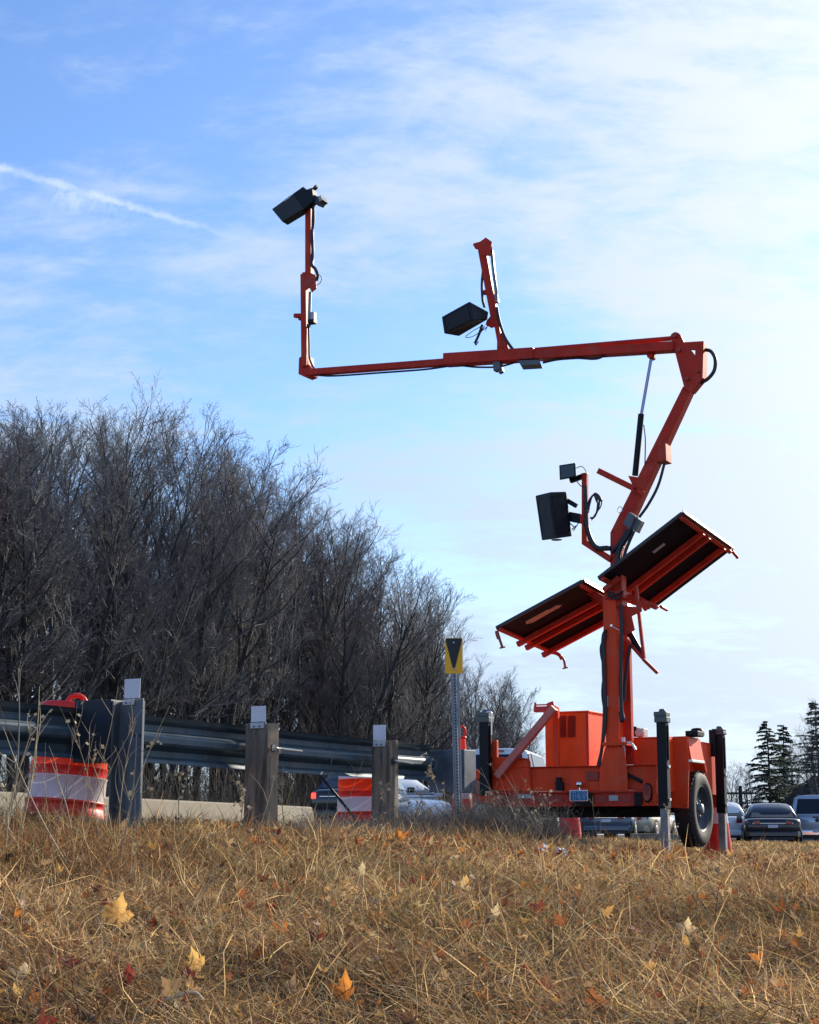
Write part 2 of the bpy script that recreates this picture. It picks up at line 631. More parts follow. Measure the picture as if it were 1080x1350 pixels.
# ---------------------------------------------------------------- signal trailer
TO = at(873, 1133, 15.6)                       # foot of the rear right outrigger
F = Frame(TO)
trailer = thing('signal_trailer', TO, -AX, 'orange trailer standing on outriggers with a jointed red mast arm and two tilted solar panels', 'trailer')
T = trailer


def part(name, mb, m, parent=None, bevel=0.004):
    return mb.build(name, m, parent or T, bevel)


def pbox(mb, x0, y0, x1, y1, w0, w1):
    a, b = F.w(x0, y1, w0), F.w(x1, y0, w0)
    return mb.box(a.x, b.x, w0, w1, a.z, b.z)


def pbar(mb, a, b, w, wpx, dp, wb=None):
    A, B = F.w(*a, w), F.w(*b, w if wb is None else wb)
    return mb.beam(A, B, wpx * F.mpp(*a, w), dp)


def ppoly(mb, pts, w, dp):
    P = [F.w(x, y, w) for x, y in pts]
    return mb.prism(P, (0, dp, 0))


def ptube(mb, pts, w, r, seg=7, k=6, smooth=True):
    P = [F.w(p[0], p[1], w + (p[2] if len(p) > 2 else 0)) for p in pts]
    return mb.tube(curve(P, k) if len(P) > 2 else P, r, seg)


def pt(x, y, w):
    return F.w(x, y, w)


# --- base frame and rear beam
fr = MB()
a, b = pt(640, 1061, 0.0), pt(866, 1063, 0.0)
zb, zt = pt(760, 1063, 0).z, pt(760, 1044, 0).z
uL, uR = a.x, b.x
fr.box(uL, uR, 0.0, 0.06, zb, zt)                      # rear cross beam
fr.box(uL, uR, -0.025, -0.002, zt - 0.012, zt + 0.008)      # lips of the channel
fr.box(uL, uR, -0.025, -0.002, zb - 0.004, zb + 0.012)
fr.box(uL + .05, uL + .13, 0.062, 2.3, zb + .01, zt - .01)   # long members
fr.box(uR - .13, uR - .05, 0.062, 2.3, zb + .01, zt - .01)
fr.box(uL + .132, uR - .132, 1.0, 1.08, zb + .012, zt - .012)
fr.box(uL + .132, uR - .132, 2.2, 2.28, zb + .012, zt - .012)
fr.hexa([(uL + .7, 2.3, zb + .01), (uL + .78, 2.3, zb + .01), (uL + .78, 2.3, zt - .01), (uL + .7, 2.3, zt - .01),
         (uL + .86, 3.6, zb + .01), (uL + .94, 3.6, zb + .01), (uL + .94, 3.6, zt - .01), (uL + .86, 3.6, zt - .01)])
frame = part('frame', fr, REDOR)
for x0, x1 in ((660, 682), (702, 742), (784, 800), (818, 832)):
    part('conspicuity_tape', pbox(MB(), x0, 1058, x1, 1049, -0.005, -0.0005), DARKRED, frame, 0)
for x0, y0, x1, y1 in ((683, 1046.5, 701, 1053), (803, 1048.5, 815, 1056)):
    part('reflector', pbox(MB(), x0, y0, x1, y1, -0.012, -0.001), LTGREY, frame, 0.002)
# lower drop plates of the beam
m_ = MB()
pbox(m_, 836.5, 1045, 845, 1063, -0.04, -0.027)
part('beam_clamp', m_, BLACKP, frame)

# --- deck
dk = MB()
p0, p1 = pt(655, 1044, 0.10), pt(866, 1011, 0.10)
pbox(dk, 648, 1010, 866, 1044, 0.062, 0.09)              # rear deck panel
dk.box(p0.x, p1.x, 0.0905, 2.25, pt(700, 1011, .1).z - .03, pt(700, 1011, .1).z)
deck = part('deck', dk, ORANGE)
m_ = MB()
pbox(m_, 655, 1008.5, 866, 1012, 0.02, 0.085)
part('deck_flange', m_, ORANGE, deck)
m_ = MB()
pbox(m_, 744, 1031, 792, 1043, 0.035, 0.061)              # bolted mast footing plate
part('footing_plate', m_, ORANGE, deck)
for x, y in ((749, 1034), (790, 1034.5)):
    c = pt(x, y, 0.03)
    part('bolt', MB().lathe([(0.012, 0.0), (0.012, 0.012), (0.001, 0.013)], c, 'y', 10), DARKRED, deck, 0)
m_ = MB()
pbox(m_, 772.5, 1017, 789, 1029, 0.045, 0.061)
part('access_cover', m_, DARKRED, deck)
m_ = MB()
pbox(m_, 732, 1031, 742, 1042, 0.0, 0.06)
c = pt(737, 1029, .03)
m_.lathe([(0.028, -.03), (0.028, 0.03)], c, 'z', 14)
part('trailer_socket', m_, BLACKP, deck)
m_ = MB()                                                # big side panel left behind the brace
ppoly(m_, [(655, 998), (697, 1000), (700, 1043), (655, 1043)], 0.03, 0.028)
part('side_board', m_, ORANGE, deck)
m_ = MB()
ptube(m_, [(684, 1000), (697, 1002), (699, 1012), (700, 1027)], 0.02, 0.008)
part('handle', m_, REDOR, deck, 0)

# plate light and licence plate
m_ = MB()
c = pt(764, 1034, -.03)
m_.lathe([(0.004, -.03), (0.022, -.026), (0.031, -.012), (0.033, 0.004), (0.026, 0.022), (0.02, .06)], c, 'y', 18)
ptube(m_, [(764, 1036), (764.5, 1042)], -.02, 0.008)
part('plate_lamp', m_, CHROME, frame, 0)
m_ = MB()
pbox(m_, 751.3, 1041.5, 775, 1056.5, -0.05, -0.04)
plate = part('licence_plate', m_, ALU, None, 0.002)
m_ = MB()
pbox(m_, 752.3, 1042.8, 774, 1055.5, -0.0535, -0.0505)
part('plate_face', m_, BLUEPL, plate, 0)
m_ = MB()
pbox(m_, 755, 1057, 781, 1063, -0.045, -0.03)
pbox(m_, 776, 1045, 781, 1057, -0.035, -0.027)
part('plate_bracket', m_, BLACKP, plate)
tx = bpy.data.curves.new('plate_number', 'FONT')
tx.body = 'E14616'
tx.size = 0.105
tx.extrude = 0.001
tx.align_x = 'CENTER'
tx.align_y = 'CENTER'
to = bpy.data.objects.new('plate_number', tx)
COL.objects.link(to)
dg = bpy.context.evaluated_depsgraph_get()
tme = bpy.data.meshes.new_from_object(to.evaluated_get(dg))
bpy.data.objects.remove(to)
tme.materials.append(mat('pale plate ink', (0.30, 0.42, 0.52), 0.5))
to = bpy.data.objects.new('plate_number', tme)
COL.objects.link(to)
to.parent = plate
to.location = pt(763.2, 1049.8, -0.0552)
to.rotation_euler = (math.pi / 2, 0, 0)
to.scale = (0.40, 1, 1)

# tail lights
for x0, x1, y0, y1, ox, ow in ((848.5, 865.5, 1028, 1062.5, 854.3, 6.0), (625, 643, 1024, 1054, 633, 4.6)):
    m_ = MB()
    pbox(m_, x0, y0, x1, y1, -0.03, -0.003) if x0 > 700 else pbox(m_, x0, y0, x1, y1, 0.0, 0.05)
    w_ = -0.03 if x0 > 700 else 0.0
    br = part('tail_light', m_, ORANGE)
    m_ = MB()
    P = []
    for k in range(24):
        an = 2 * math.pi * k / 24
        yy = math.sin(an)
        P.append(pt(ox + ow * math.cos(an), (y0 + y1) / 2 + (y1 - y0) * .28 * (1 if yy > 0 else -1) * min(1, abs(yy) * 1.0) ** .6 + 3.5 * yy, w_ - 0.002))
    m_.prism(P, (0, -0.016, 0))
    gk = part('gasket', m_, BLACKP, br, 0.002)
    m_ = MB()
    cc = sum(P, Vector()) / len(P)
    m_.prism([cc + (p - cc) * .84 + Vector((0, -.017, 0)) for p in P], (0, -0.012, 0))
    part('lens', m_, TAILRED, br, 0.005)

# --- upright, brace and mast cradle
m_ = MB()
pbox(m_, 642.5, 976, 655, 1043, 0.02, 0.061)
part('corner_upright', m_, ORANGE)
m_ = MB()
pbar(m_, (655.5, 1024), (731, 933), -0.02, 9.5, 0.07)
part('diagonal_brace', m_, mat('faded red paint', (0.62, 0.15, 0.12), 0.5, var=0.2))
cr = MB()
pbox(cr, 703.5, 930.5, 733, 939, 0.02, 0.09)
ppoly(cr, [(720.5, 932), (721, 927), (729, 924), (731.5, 932)], 0.03, 0.012)
ppoly(cr, [(704, 932), (704.5, 925.5), (707, 926.5), (707, 932)], 0.04, 0.012)
pbox(cr, 704, 928, 722, 930.2, 0.03, 0.07)
part('mast_cradle', cr, DRUMRED)
m_ = MB()
pbox(m_, 729.5, 932, 735.5, 1011, 0.095, 0.14)
part('cradle_post', m_, ORANGE)

# --- cabinet
cb = MB()
A, B = pt(719.5, 1011, 0.30), pt(775.5, 939, 0.30)
cb.hexa([(A.x, .30, A.z), (B.x, .30, A.z), (B.x, .30, B.z), (A.x, .30, B.z),
         (A.x, .95, A.z), (B.x, .95, A.z), (B.x, .95, B.z), (A.x, .95, B.z)])
cab = part('cabinet', cb, CABORG, None, 0.006)
m_ = MB()
m_.box(A.x - .012, B.x + .012, .288, .962, B.z + .001, B.z + .016)
part('cabinet_lid', m_, CABORG, cab)
for x0, x1 in ((736.5, 746.5), (749, 759)):
    m_ = MB()
    for k in range(11):
        y = 943.5 + k * 2.6
        a, b = pt(x0, y + 1.9, .30), pt(x1, y, .30)
        m_.hexa([(a.x, .299, a.z), (b.x, .299, a.z), (b.x, .299, b.z), (a.x, .299, b.z),
                 (a.x, .284, a.z - .004), (b.x, .284, a.z - .004), (b.x, .294, b.z - .004), (a.x, .294, b.z - .004)])
    part('louvre', m_, DARKRED, cab, 0)
m_ = MB()
pbox(m_, 773.8, 939, 775.4, 1010, 0.293, 0.2985)
part('door_seam', m_, REDOR, cab, 0)

# --- mast
ms = MB()
b0, t0 = pt(809, 1043, 0.0), pt(810, 786, 0.0)
wd = 18.5 * F.mpp(810, 900, 0)
ms.box(b0.x - wd / 2, b0.x + wd / 2, 0.0, wd, b0.z, t0.z)
mast = part('mast', ms, REDOR if False else ORANGE, None, 0.008)
m_ = MB()
ppoly(m_, [(790, 1043), (791, 1012), (798, 985), (822, 985), (826, 1012), (828, 1043)], -0.022, 0.02)
part('mast_foot', m_, ORANGE, mast)
m_ = MB()
pbox(m_, 794, 978, 826, 983.5, -0.05, wd + .05)
for x in (800, 806, 812):
    c = pt(x, 985, -.03)
    m_.lathe([(.008, -.012), (.008, .012)], c, 'z', 6)
col_ = part('mast_collar', m_, ORANGE, mast)
m_ = MB()
ptube(m_, [(825, 979, 0), (831, 979, 0), (835, 983, -.02), (838.5, 989, -.03)], -0.03, 0.011)
part('lock_lever', m_, ALU, col_, 0)
m_ = MB()
pbox(m_, 820.6, 972, 823.8, 1011, -0.006, 0.004)
part('sky_gap_strip', m_, WHITEP, mast, 0)  # white paint imitating bright sky through the gap beside the mast
m_ = MB()                                                # second tube and rod behind
pbox(m_, 822.5, 842, 829.5, 1008, wd + .02, wd + .09)
pbar(m_, (823, 792), (826, 845), wd + .02, 6, .07)
part('lift_tube', m_, DRUMRED if False else REDOR, mast)
m_ = MB()
pbox(m_, 829.6, 860, 831.6, 973, wd + .10, wd + .115)
part('lift_rod', m_, GALV, mast, 0)
for x0 in (798.6, 816.8):
    m_ = MB()
    pbox(m_, x0 - .5, 917, x0 + 3, 932, -0.012, -0.001)
    part('cable_clamp', m_, LTGREY, mast, 0.003)
m_ = MB()
c = pt(807.5, 825, -0.003)
m_.lathe([(.012, -.03), (.012, 0.002)], c, 'y', 10)
ptube(m_, [(808, 826), (813, 829), (817, 831)], -.03, .005)
part('locking_pin', m_, ALU, mast, 0)
# cables down the mast
for pts, r in (([(799, 830), (795, 842), (795.5, 880), (797, 930), (795, 975), (790, 1010)], .016),
               ([(799, 836), (796.5, 850), (798, 900), (798.5, 950), (794, 985), (788, 1011)], .014),
               ([(798, 842), (792.5, 850), (792, 862), (796, 885), (794, 905), (794, 920), (797, 945), (796, 985)], .008),
               ([(798, 848), (793.5, 852), (795, 872), (796.5, 900), (796, 935), (792, 1000)], .006)):
    m_ = MB()
    ptube(m_, pts, -0.02, r)
    part('cable', m_, CABLE, mast, 0)
m_ = MB()
ptube(m_, [(818.5, 796), (819.5, 830), (819, 870), (819, 918), (820, 938), (822, 948), (819.5, 950), (818, 938)], -0.02, 0.018)
part('cable', m_, CABLE, mast, 0)
m_ = MB()
ptube(m_, [(831, 850), (828, 870), (824, 900), (823, 925)], wd * .6, 0.016)
part('cable', m_, CABLE, mast, 0)

# --- lower boom, elbow
WM = 0.02
bm_ = MB()
WB = 0.13
ppoly(bm_, [(804.5, 800), (804.5, 702), (900.5, 509), (911.5, 513), (820, 712), (820, 800)], WM, WB)
boom = part('lower_boom', bm_, REDOR, None, 0.007)
m_ = MB()
ppoly(m_, [(866, 585), (877.5, 581), (878.5, 607), (868, 609)], WM - .02, WB + .04)
part('boom_bracket', m_, REDOR, boom)
m_ = MB()
pbar(m_, (789.5, 621), (842, 647), WM - 0.01, 7.5, .07)
pbar(m_, (836, 643), (848, 651), WM - 0.03, 6, .03)
part('stub_arm', m_, REDOR, boom)
el = MB()
EP = [(884, 443), (886, 439.5), (890, 437.5), (894, 438.5), (897.5, 441.5), (902, 451), (910.8, 450.6), (910.8, 461), (916.5, 468.5), (916.8, 461.3), (911, 460.9), (911, 450.5),
      (928, 449.5), (926.5, 498), (911, 517), (902.5, 512), (890.5, 466)]
ppoly(el, EP, WM - .028, .024)
ppoly(el, EP, WM + WB + .004, .024)
ppoly(el, [(919, 452), (928, 451), (926.3, 497), (911, 515.5), (906, 513), (917, 500)], WM - .003, WB + .006)
elbow = part('elbow_plate', el, REDOR, boom, 0)
m_ = MB()
for x, y, r in ((890.5, 443, .022), (896, 462, .02), (921, 490, .012), (907, 500, .015)):
    part('pivot_pin', MB().lathe([(r, -.035), (r, .0)], pt(x, y, WM - .03), 'y', 14), DARKRED, elbow, 0)
m_ = MB()
ptube(m_, [(928, 461), (937, 463), (943, 473), (942, 488), (934, 499), (924, 505)], WM + .05, .018)
part('hose', m_, CABLE, elbow, 0)
m_ = MB()
ptube(m_, [(877, 608), (868, 640), (855, 665), (843, 682)], WM - .03, .014)
part('hose', m_, CABLE, boom, 0)
m_ = MB()
ptube(m_, [(849, 560), (851, 580), (850.5, 612)], WM - .02, .006)
part('hose', m_, CABLE, boom, 0)
m_ = MB()
for sx, sy in ((0, 0),):
    m_.prism([pt(821, 690, -.1), pt(829.5, 674.5, -.1), pt(838, 680, -.1), pt(830, 698, -.1)], (0, .10, 0))
    m_.prism([pt(834, 680, -.06), pt(845, 686, -.06), pt(838, 701, -.06), pt(828.5, 695, -.06)], (0, .12, 0))
part('junction_box', m_, GREYP, boom, 0.006)
for pts, r in (([(832, 698), (824, 712), (817, 724), (815, 738), (818, 750)], .028), ([(836, 700), (829, 716), (824, 730), (821, 748)], .016),
               ([(828, 698), (820, 712), (812, 722), (806, 728)], .022)):
    m_ = MB()
    ptube(m_, pts, -.04, r)
    part('cable', m_, CABLE, boom, 0)
for x, y in ((817.5, 672), (820, 722)):
    part('shackle', MB().tube([pt(x + 3 * math.cos(t), y + 4 * math.sin(t), -.03) for t in [i * math.pi / 6 for i in range(13)]], .004, 6), ALU, boom, 0)

# cylinder
cy = MB()
ptube(cy, [(837.5, 627), (845.5, 546)], WM + .05, .030, 12)
cyl = part('hydraulic_cylinder', cy, BLACKP, boom, 0)
m_ = MB()
ptube(m_, [(845.5, 548), (858.5, 474)], WM + .05, .016, 10)
part('piston_rod', m_, mat('steel rod', (0.30, 0.28, 0.42), 0.25, 0.8), cyl, 0)
m_ = MB()
ppoly(m_, [(828, 627), (841, 629), (846, 640), (834, 640)], WM + .02, .06)
part('cylinder_lug', m_, REDOR, cyl)
m_ = MB()
m_.lathe([(.03, -.05), (.03, .05)], pt(859, 470, WM + .05), 'y', 14)
ppoly(m_, [(854, 462), (863, 462), (862.5, 472), (856, 472)], WM + .02, .06)
part('cylinder_lug', m_, REDOR, cyl)

# --- upper arm
ua = MB()
pbar(ua, (890, 457.5), (652, 472.5), WM, 12, WB)
arm = part('upper_arm', ua, REDOR, None, 0.006)
m_ = MB()
ptube(m_, [(886, 446), (690, 462.5)], WM + .03, .024, 8)
part('tie_rod', m_, REDOR, arm, 0)
m_ = MB()
pbar(m_, (706, 467.5), (588, 475), WM - .012, 15, WB + .024)
pbox(m_, 586.5, 465.5, 591, 470, WM, WM + WB)
part('arm_sleeve', m_, REDOR, arm, 0.006)
m_ = MB()
pbar(m_, (590, 477.5), (405, 491.5), WM + .02, 8.5, WB - .05)
arm2 = part('extension_tube', m_, REDOR, arm, 0.005)
m_ = MB()
ptube(m_, [(690, 474), (660, 483), (630, 484), (600, 482), (560, 487), (500, 491.5), (440, 495.5), (412, 494)], WM + .02, .010)
part('cable', m_, CABLE, arm, 0)
part('cable', ptube(MB(), [(799, 468), (785, 473), (760, 472), (735, 474), (716, 478)], WM - .02, .012), CABLE, arm, 0)
m_ = MB()
m_.hexa([pt(683, 475, -.10), pt(711, 474, -.10), pt(713.5, 480, -.10), pt(688, 482, -.10),
         pt(684, 477, .16), pt(711, 476, .16), pt(716, 486, .10), pt(690, 487.5, .10)])
part('junction_box', m_, GREYP, arm, 0.005)
m_ = MB()
pbar(m_, (656, 477), (657.5, 489), WM - .03, 10, .08)
ppoly(m_, [(655, 486), (661, 483), (663, 489), (658, 492.5)], WM - .06, .05)
part('arm_camera', m_, GREYP, arm, 0.004)

# --- end mast of the arm
m_ = MB()
ppoly(m_, [(393.3, 493), (394, 472), (397, 469.5), (406, 469), (406.5, 480), (412, 487), (411, 495), (404, 497.5)], WM + .0, .13)
knuckle = part('end_knuckle', m_, REDOR, arm2, 0.005)
m_ = MB()
pbar(m_, (403.2, 484), (402, 362), WM + .01, 7.8, .085)
ppoly(m_, [(398.5, 362), (398, 359), (401.5, 358.5), (403, 357), (405, 357.5), (405, 470), (398.8, 470)], WM + .0, .012)
ep = part('end_post', m_, REDOR, arm2, 0.004)
m_ = MB()
P1 = [(399.5, 385), (399.5, 361), (405, 357.5), (416, 362.5), (417, 380), (411, 385), (408, 379)]
ppoly(m_, P1, WM - .03, .014)
part('joint_plate', m_, REDOR, ep, 0.003)
m_ = MB()
ppoly(m_, [(406.5, 368.5), (411.5, 367.5), (411.5, 374), (408, 374)], WM - .034, .003)
part('joint_hole', m_, DARKRED, ep, 0)
m_ = MB()
pbar(m_, (388.5, 416.3), (401, 416.3), WM + .02, 5, .05)
pbox(m_, 393, 417, 399, 421.5, WM + .02, WM + .07)
part('stop_block', m_, REDOR, ep)
m_ = MB()
ptube(m_, [(409, 385), (407.8, 421)], WM - .03, .018, 10)
act = part('linear_actuator', m_, GALV, ep, 0)
m_ = MB()
pbox(m_, 409.2, 410.5, 413.8, 421, WM - .06, WM)
part('actuator_motor', m_, LTGREY, act)
m_ = MB()
pbox(m_, 405.5, 420, 413.5, 426, WM - .07, WM + .01)
ppoly(m_, [(404, 432), (404.5, 427), (408, 426), (407, 430)], WM - .05, .04)
part('actuator_gearbox', m_, BLACKP, act)
m_ = MB()
pbar(m_, (408.2, 362), (408.2, 264), WM + .02, 8.2, .075)
up = part('upper_post', m_, REDOR, ep, 0.004)
m_ = MB()
ptube(m_, [(413, 268), (413.5, 290), (411.5, 310), (412.5, 330), (411, 348), (416, 355), (419, 363), (417, 370)], WM - .02, .018)
ptube(m_, [(413, 270), (412, 300), (413, 335), (411, 346)], WM - .03, .012)
ptube(m_, [(418, 360), (424, 366), (422, 373), (417, 376)], WM - .03, .004)
part('cable', m_, CABLE, up, 0)
part('cable', ptube(MB(), [(407, 430), (407.5, 450), (408, 470), (411, 480), (416, 489)], WM + .0, .011), CABLE, ep, 0)


def head_details(h, A, B, C, D, n):
    """lens-side seams on a boxy housing: A..D corners of a face, n its outward normal"""
    m = MB()
    q = [Vector(x) for x in (A, B, C, D)]
    cc = sum(q, Vector()) / 4
    q = [cc + (p - cc) * .82 + n * .001 for p in q]
    for i in range(4):
        m.beam(q[i], q[(i + 1) % 4], .008, .006, n)
    part('housing_seam', m, BLACKP, h, 0)


# far head: box tilted up, seen from the side
BOXM = mat('black housing', (0.006, 0.010, 0.017), 0.5, spec=0.25, var=0.25, vscale=6, bump=0.05, bscale=120)
m_ = MB()
ppoly(m_, [(358, 275.5), (398.5, 246), (403.5, 252.5), (388.5, 282.5 - 10), (392.5, 279.5), (372, 293.5)], WM - .12, .26) if False else None
ppoly(m_, [(358, 275.5), (387, 254.5), (401, 275), (372, 292.5)], WM - .10, .12)
h1 = part('signal_head', m_, BLKS, up, 0.012)
m_ = MB()
ppoly(m_, [(386, 255.3), (399.5, 245.8), (403.5, 250), (411, 247.3), (413.5, 264), (400.5, 275.5)], WM - .09, .10)
part('housing_back', m_, BOXM, h1, 0.006)
m_ = MB()
ppoly(m_, [(374, 264), (383, 257.2), (384.3, 258.8), (375.3, 265.6)], WM - .106, .006)
part('label_strip', m_, LTGREY, h1, 0)
m_ = MB()
ppoly(m_, [(411, 252), (416.5, 246), (417, 243), (415, 244), (409.5, 250)], WM - .05, .05)
ppoly(m_, [(413, 256), (419, 259), (423, 257), (425.5, 263), (421, 266.5), (419.5, 269.5), (413, 267)], WM - .06, .12)
part('mount_bracket', m_, DKSTEEL, h1, 0.003)
m_ = MB()
ppoly(m_, [(419.5, 259), (422.5, 257.5), (425, 262.5), (421, 265.5)], WM - .08, .02)
part('clamp', m_, LTGREY, h1, 0.002)

# --- middle mast with its head
mm = MB()
pbar(mm, (662.5, 466), (637, 322), WM - .005, 6.5, .05)
pbar(mm, (652.8, 428), (634, 328), WM - .01, 6.5, .05)
ppoly(mm, [(655, 466), (655.5, 440), (664, 438), (672, 464)], WM - .02, .016)
ppoly(mm, [(655, 466), (655.5, 440), (664, 438), (672, 464)], WM + .08, .016)
mid = part('folded_mast', mm, REDOR, arm, 0.004)
m_ = MB()
ppoly(m_, [(623.5, 323), (624.5, 320.5), (633, 318.3), (640.5, 312.8), (648.5, 318.5), (648, 321), (646, 337), (633.5, 337), (631.5, 328), (627, 328.3)], WM - .04, .016)
ppoly(m_, [(623.5, 323), (624.5, 320.5), (633, 318.3), (640.5, 312.8), (648.5, 318.5), (648, 321), (646, 337), (633.5, 337), (631.5, 328), (627, 328.3)], WM + .05, .016)
part('hinge_plate', m_, REDOR, mid, 0.003)
m_ = MB()
m_.lathe([(.018, -.006), (.018, 0.002)], pt(638.8, 321, WM - .041), 'y', 14)
part('hinge_hole', m_, DARKRED, mid, 0)
m_ = MB()
ppoly(m_, [(634, 386), (634.5, 382.5), (648, 381), (649, 386)], WM - .025, .09)
ppoly(m_, [(640, 428), (642, 422), (648, 415), (651, 429), (646, 431)], WM - .03, .05)
part('band_clamp', m_, REDOR, mid, 0.003)
m_ = MB()
pbar(m_, (654.8, 394), (648.5, 330), WM - .005, 3.6, .03)
pbox(m_, 652, 393, 656.5, 398.5, WM - .02, WM + .03)
act2 = part('linear_actuator', m_, GALV, mid, 0.002)
m_ = MB()
ptube(m_, [(637, 357), (635.5, 375), (636.5, 395), (639, 405)], WM - .02, .014)
ptube(m_, [(655, 405), (659, 425), (666, 445), (676, 460), (686, 469), (697, 476)], WM - .05, .016)
ptube(m_, [(648, 322), (650, 345), (655, 380), (656, 393)], WM - .02, .006)
ptube(m_, [(636, 428), (632, 440), (628, 449), (626, 453)], WM - .08, .014)
ptube(m_, [(639, 430), (634, 438), (629, 446), (627, 455), (631, 450)], WM - .06, .006)
ptube(m_, [(635, 430), (624, 436), (614, 444), (622, 444), (634, 437), (641, 432), (643, 429), (640, 436)], WM - .08, .004)
part('cable', m_, CABLE, mid, 0)
m_ = MB()
wf, wn, wr, wb2 = WM - .06, WM - .26, WM - .06, WM + .10
LT, MT, RT = pt(582, 417.5, wf), pt(619, 397, wn), pt(644.5, 411, wr)
LB, MM, RB, XX = pt(585.5, 440, wf), pt(624.5, 422, wn), pt(643, 421.5, wr), pt(605, 443.5, wb2)
TB = RT + (LT - MT)
m_.add([LT, MT, RT, TB, LB, MM, RB, XX], [(0, 1, 5, 4), (1, 2, 6, 5), (0, 3, 2, 1), (4, 5, 6, 7), (2, 3, 7, 6), (3, 0, 4, 7)])
h2 = part('signal_head', m_, BOXM, mid, 0.012)
nn = (MT - LT).cross(LB - LT).normalized()
if nn.y > 0: nn = -nn
head_details(h2, LT, MT, MM, LB, nn)

# --- side bracket with two heads
sb = MB()
pbar(sb, (771.5, 718), (771.5, 624), WM, 7, .055)
pbar(sb, (770.5, 714.5), (806, 738), WM, 8, .05)
bracket = part('side_bracket', sb, REDOR, boom, 0.004)
m_ = MB()
pbox(m_, 764.5, 678, 771, 690, WM - .03, WM + .08)
part('bracket_clamp', m_, REDOR, bracket)
m_ = MB()
pbox(m_, 768.5, 624, 773.5, 665, WM - .012, WM - .001)
pbar(m_, (752, 634), (771, 627), WM + .01, 6, .05)
pbar(m_, (750, 681), (766, 684), WM + .01, 12, .06)
pbar(m_, (748, 660), (760, 667), WM + .0, 6, .05)
part('head_mount', m_, BLACKP, bracket, 0.004)
m_ = MB()
m_.hexa([pt(737.2, 613.3, -.05), pt(758.8, 610, -.12), pt(760, 629, -.12), pt(738, 633, -.05),
         pt(741, 613.8, .06), pt(759.8, 611, .0), pt(760.4, 628.5, .0), pt(741.5, 632, .06)])
h4 = part('floodlight', m_, BOXM, bracket, 0.006)
m_ = MB()
m_.prism([pt(739.3, 615, -.066), pt(757.3, 612.2, -.125), pt(758.2, 627.6, -.125), pt(740, 631, -.066)], (0, -.006, 0))
part('lamp_glass', m_, mat('dark glass', (0.012, 0.03, 0.035), 0.12), h4, 0)
m_ = MB()
a_, b_, c_, d_ = (705.6, 653.5, -.06), (725.6, 648.6, -.24), (747.4, 648, -.02), (727.5, 651.5, .16)
e_, f_, g_, i_ = (714.2, 712.6, -.06), (733.2, 710, -.24), (754.6, 707, -.02), (736, 709.5, .16)
m_.hexa([pt(*a_), pt(*b_), pt(*f_), pt(*e_), pt(*d_), pt(*c_), pt(*g_), pt(*i_)])
h3 = part('signal_head', m_, BOXM, bracket, 0.012)
for q in ((a_, b_, f_, e_), (b_, c_, g_, f_)):
    Q = [pt(*x) for x in q]
    nn = (Q[1] - Q[0]).cross(Q[3] - Q[0]).normalized()
    if nn.y > 0: nn = -nn
    head_details(h3, *Q, nn)
m_ = MB()
m_.lathe([(.05, -.004), (.055, 0)], pt(734, 711, -.02) + Vector((0, 0, -.004)), 'z', 18)
part('drain_cover', m_, LTGREY, h3, 0)
# cable loops and drops on the bracket
m_ = MB()
for pts, r in (([(772, 640), (773, 668), (774, 690), (778, 712), (786, 722)], .018),
               ([(775, 672), (777, 660), (784, 652), (790, 657), (789, 670), (783, 682), (779, 683)], .010),
               ([(776, 676), (779, 660), (785, 650), (793, 658), (792, 668), (786, 676), (780, 686)], .006),
               ([(777, 668), (781, 654), (786, 655), (788, 665), (785, 680), (778, 683)], .008),
               ([(772, 685), (776, 703), (783, 718), (790, 723), (805, 723)], .024),
               ([(760, 617), (767, 615), (773, 622), (773, 632)], .004), ([(759, 632), (765, 640), (768, 641)], .005),
               ([(752, 690), (757, 695), (754, 698), (760, 693), (756, 700), (763, 689)], .005)):
    ptube(m_, pts, -.03, r)
ppoly(m_, [(783, 654), (786, 650), (794, 659), (791, 661), (788, 658), (786, 662)], -.045, .03)
part('cable_bundle', m_, CABLE, bracket, 0)
m_ = MB()
pbox(m_, 786, 719, 801, 726, -.03, .02)
part('cable_grip', m_, BLACKP, bracket, 0.004)

# --- solar panels
S0 = -0.25


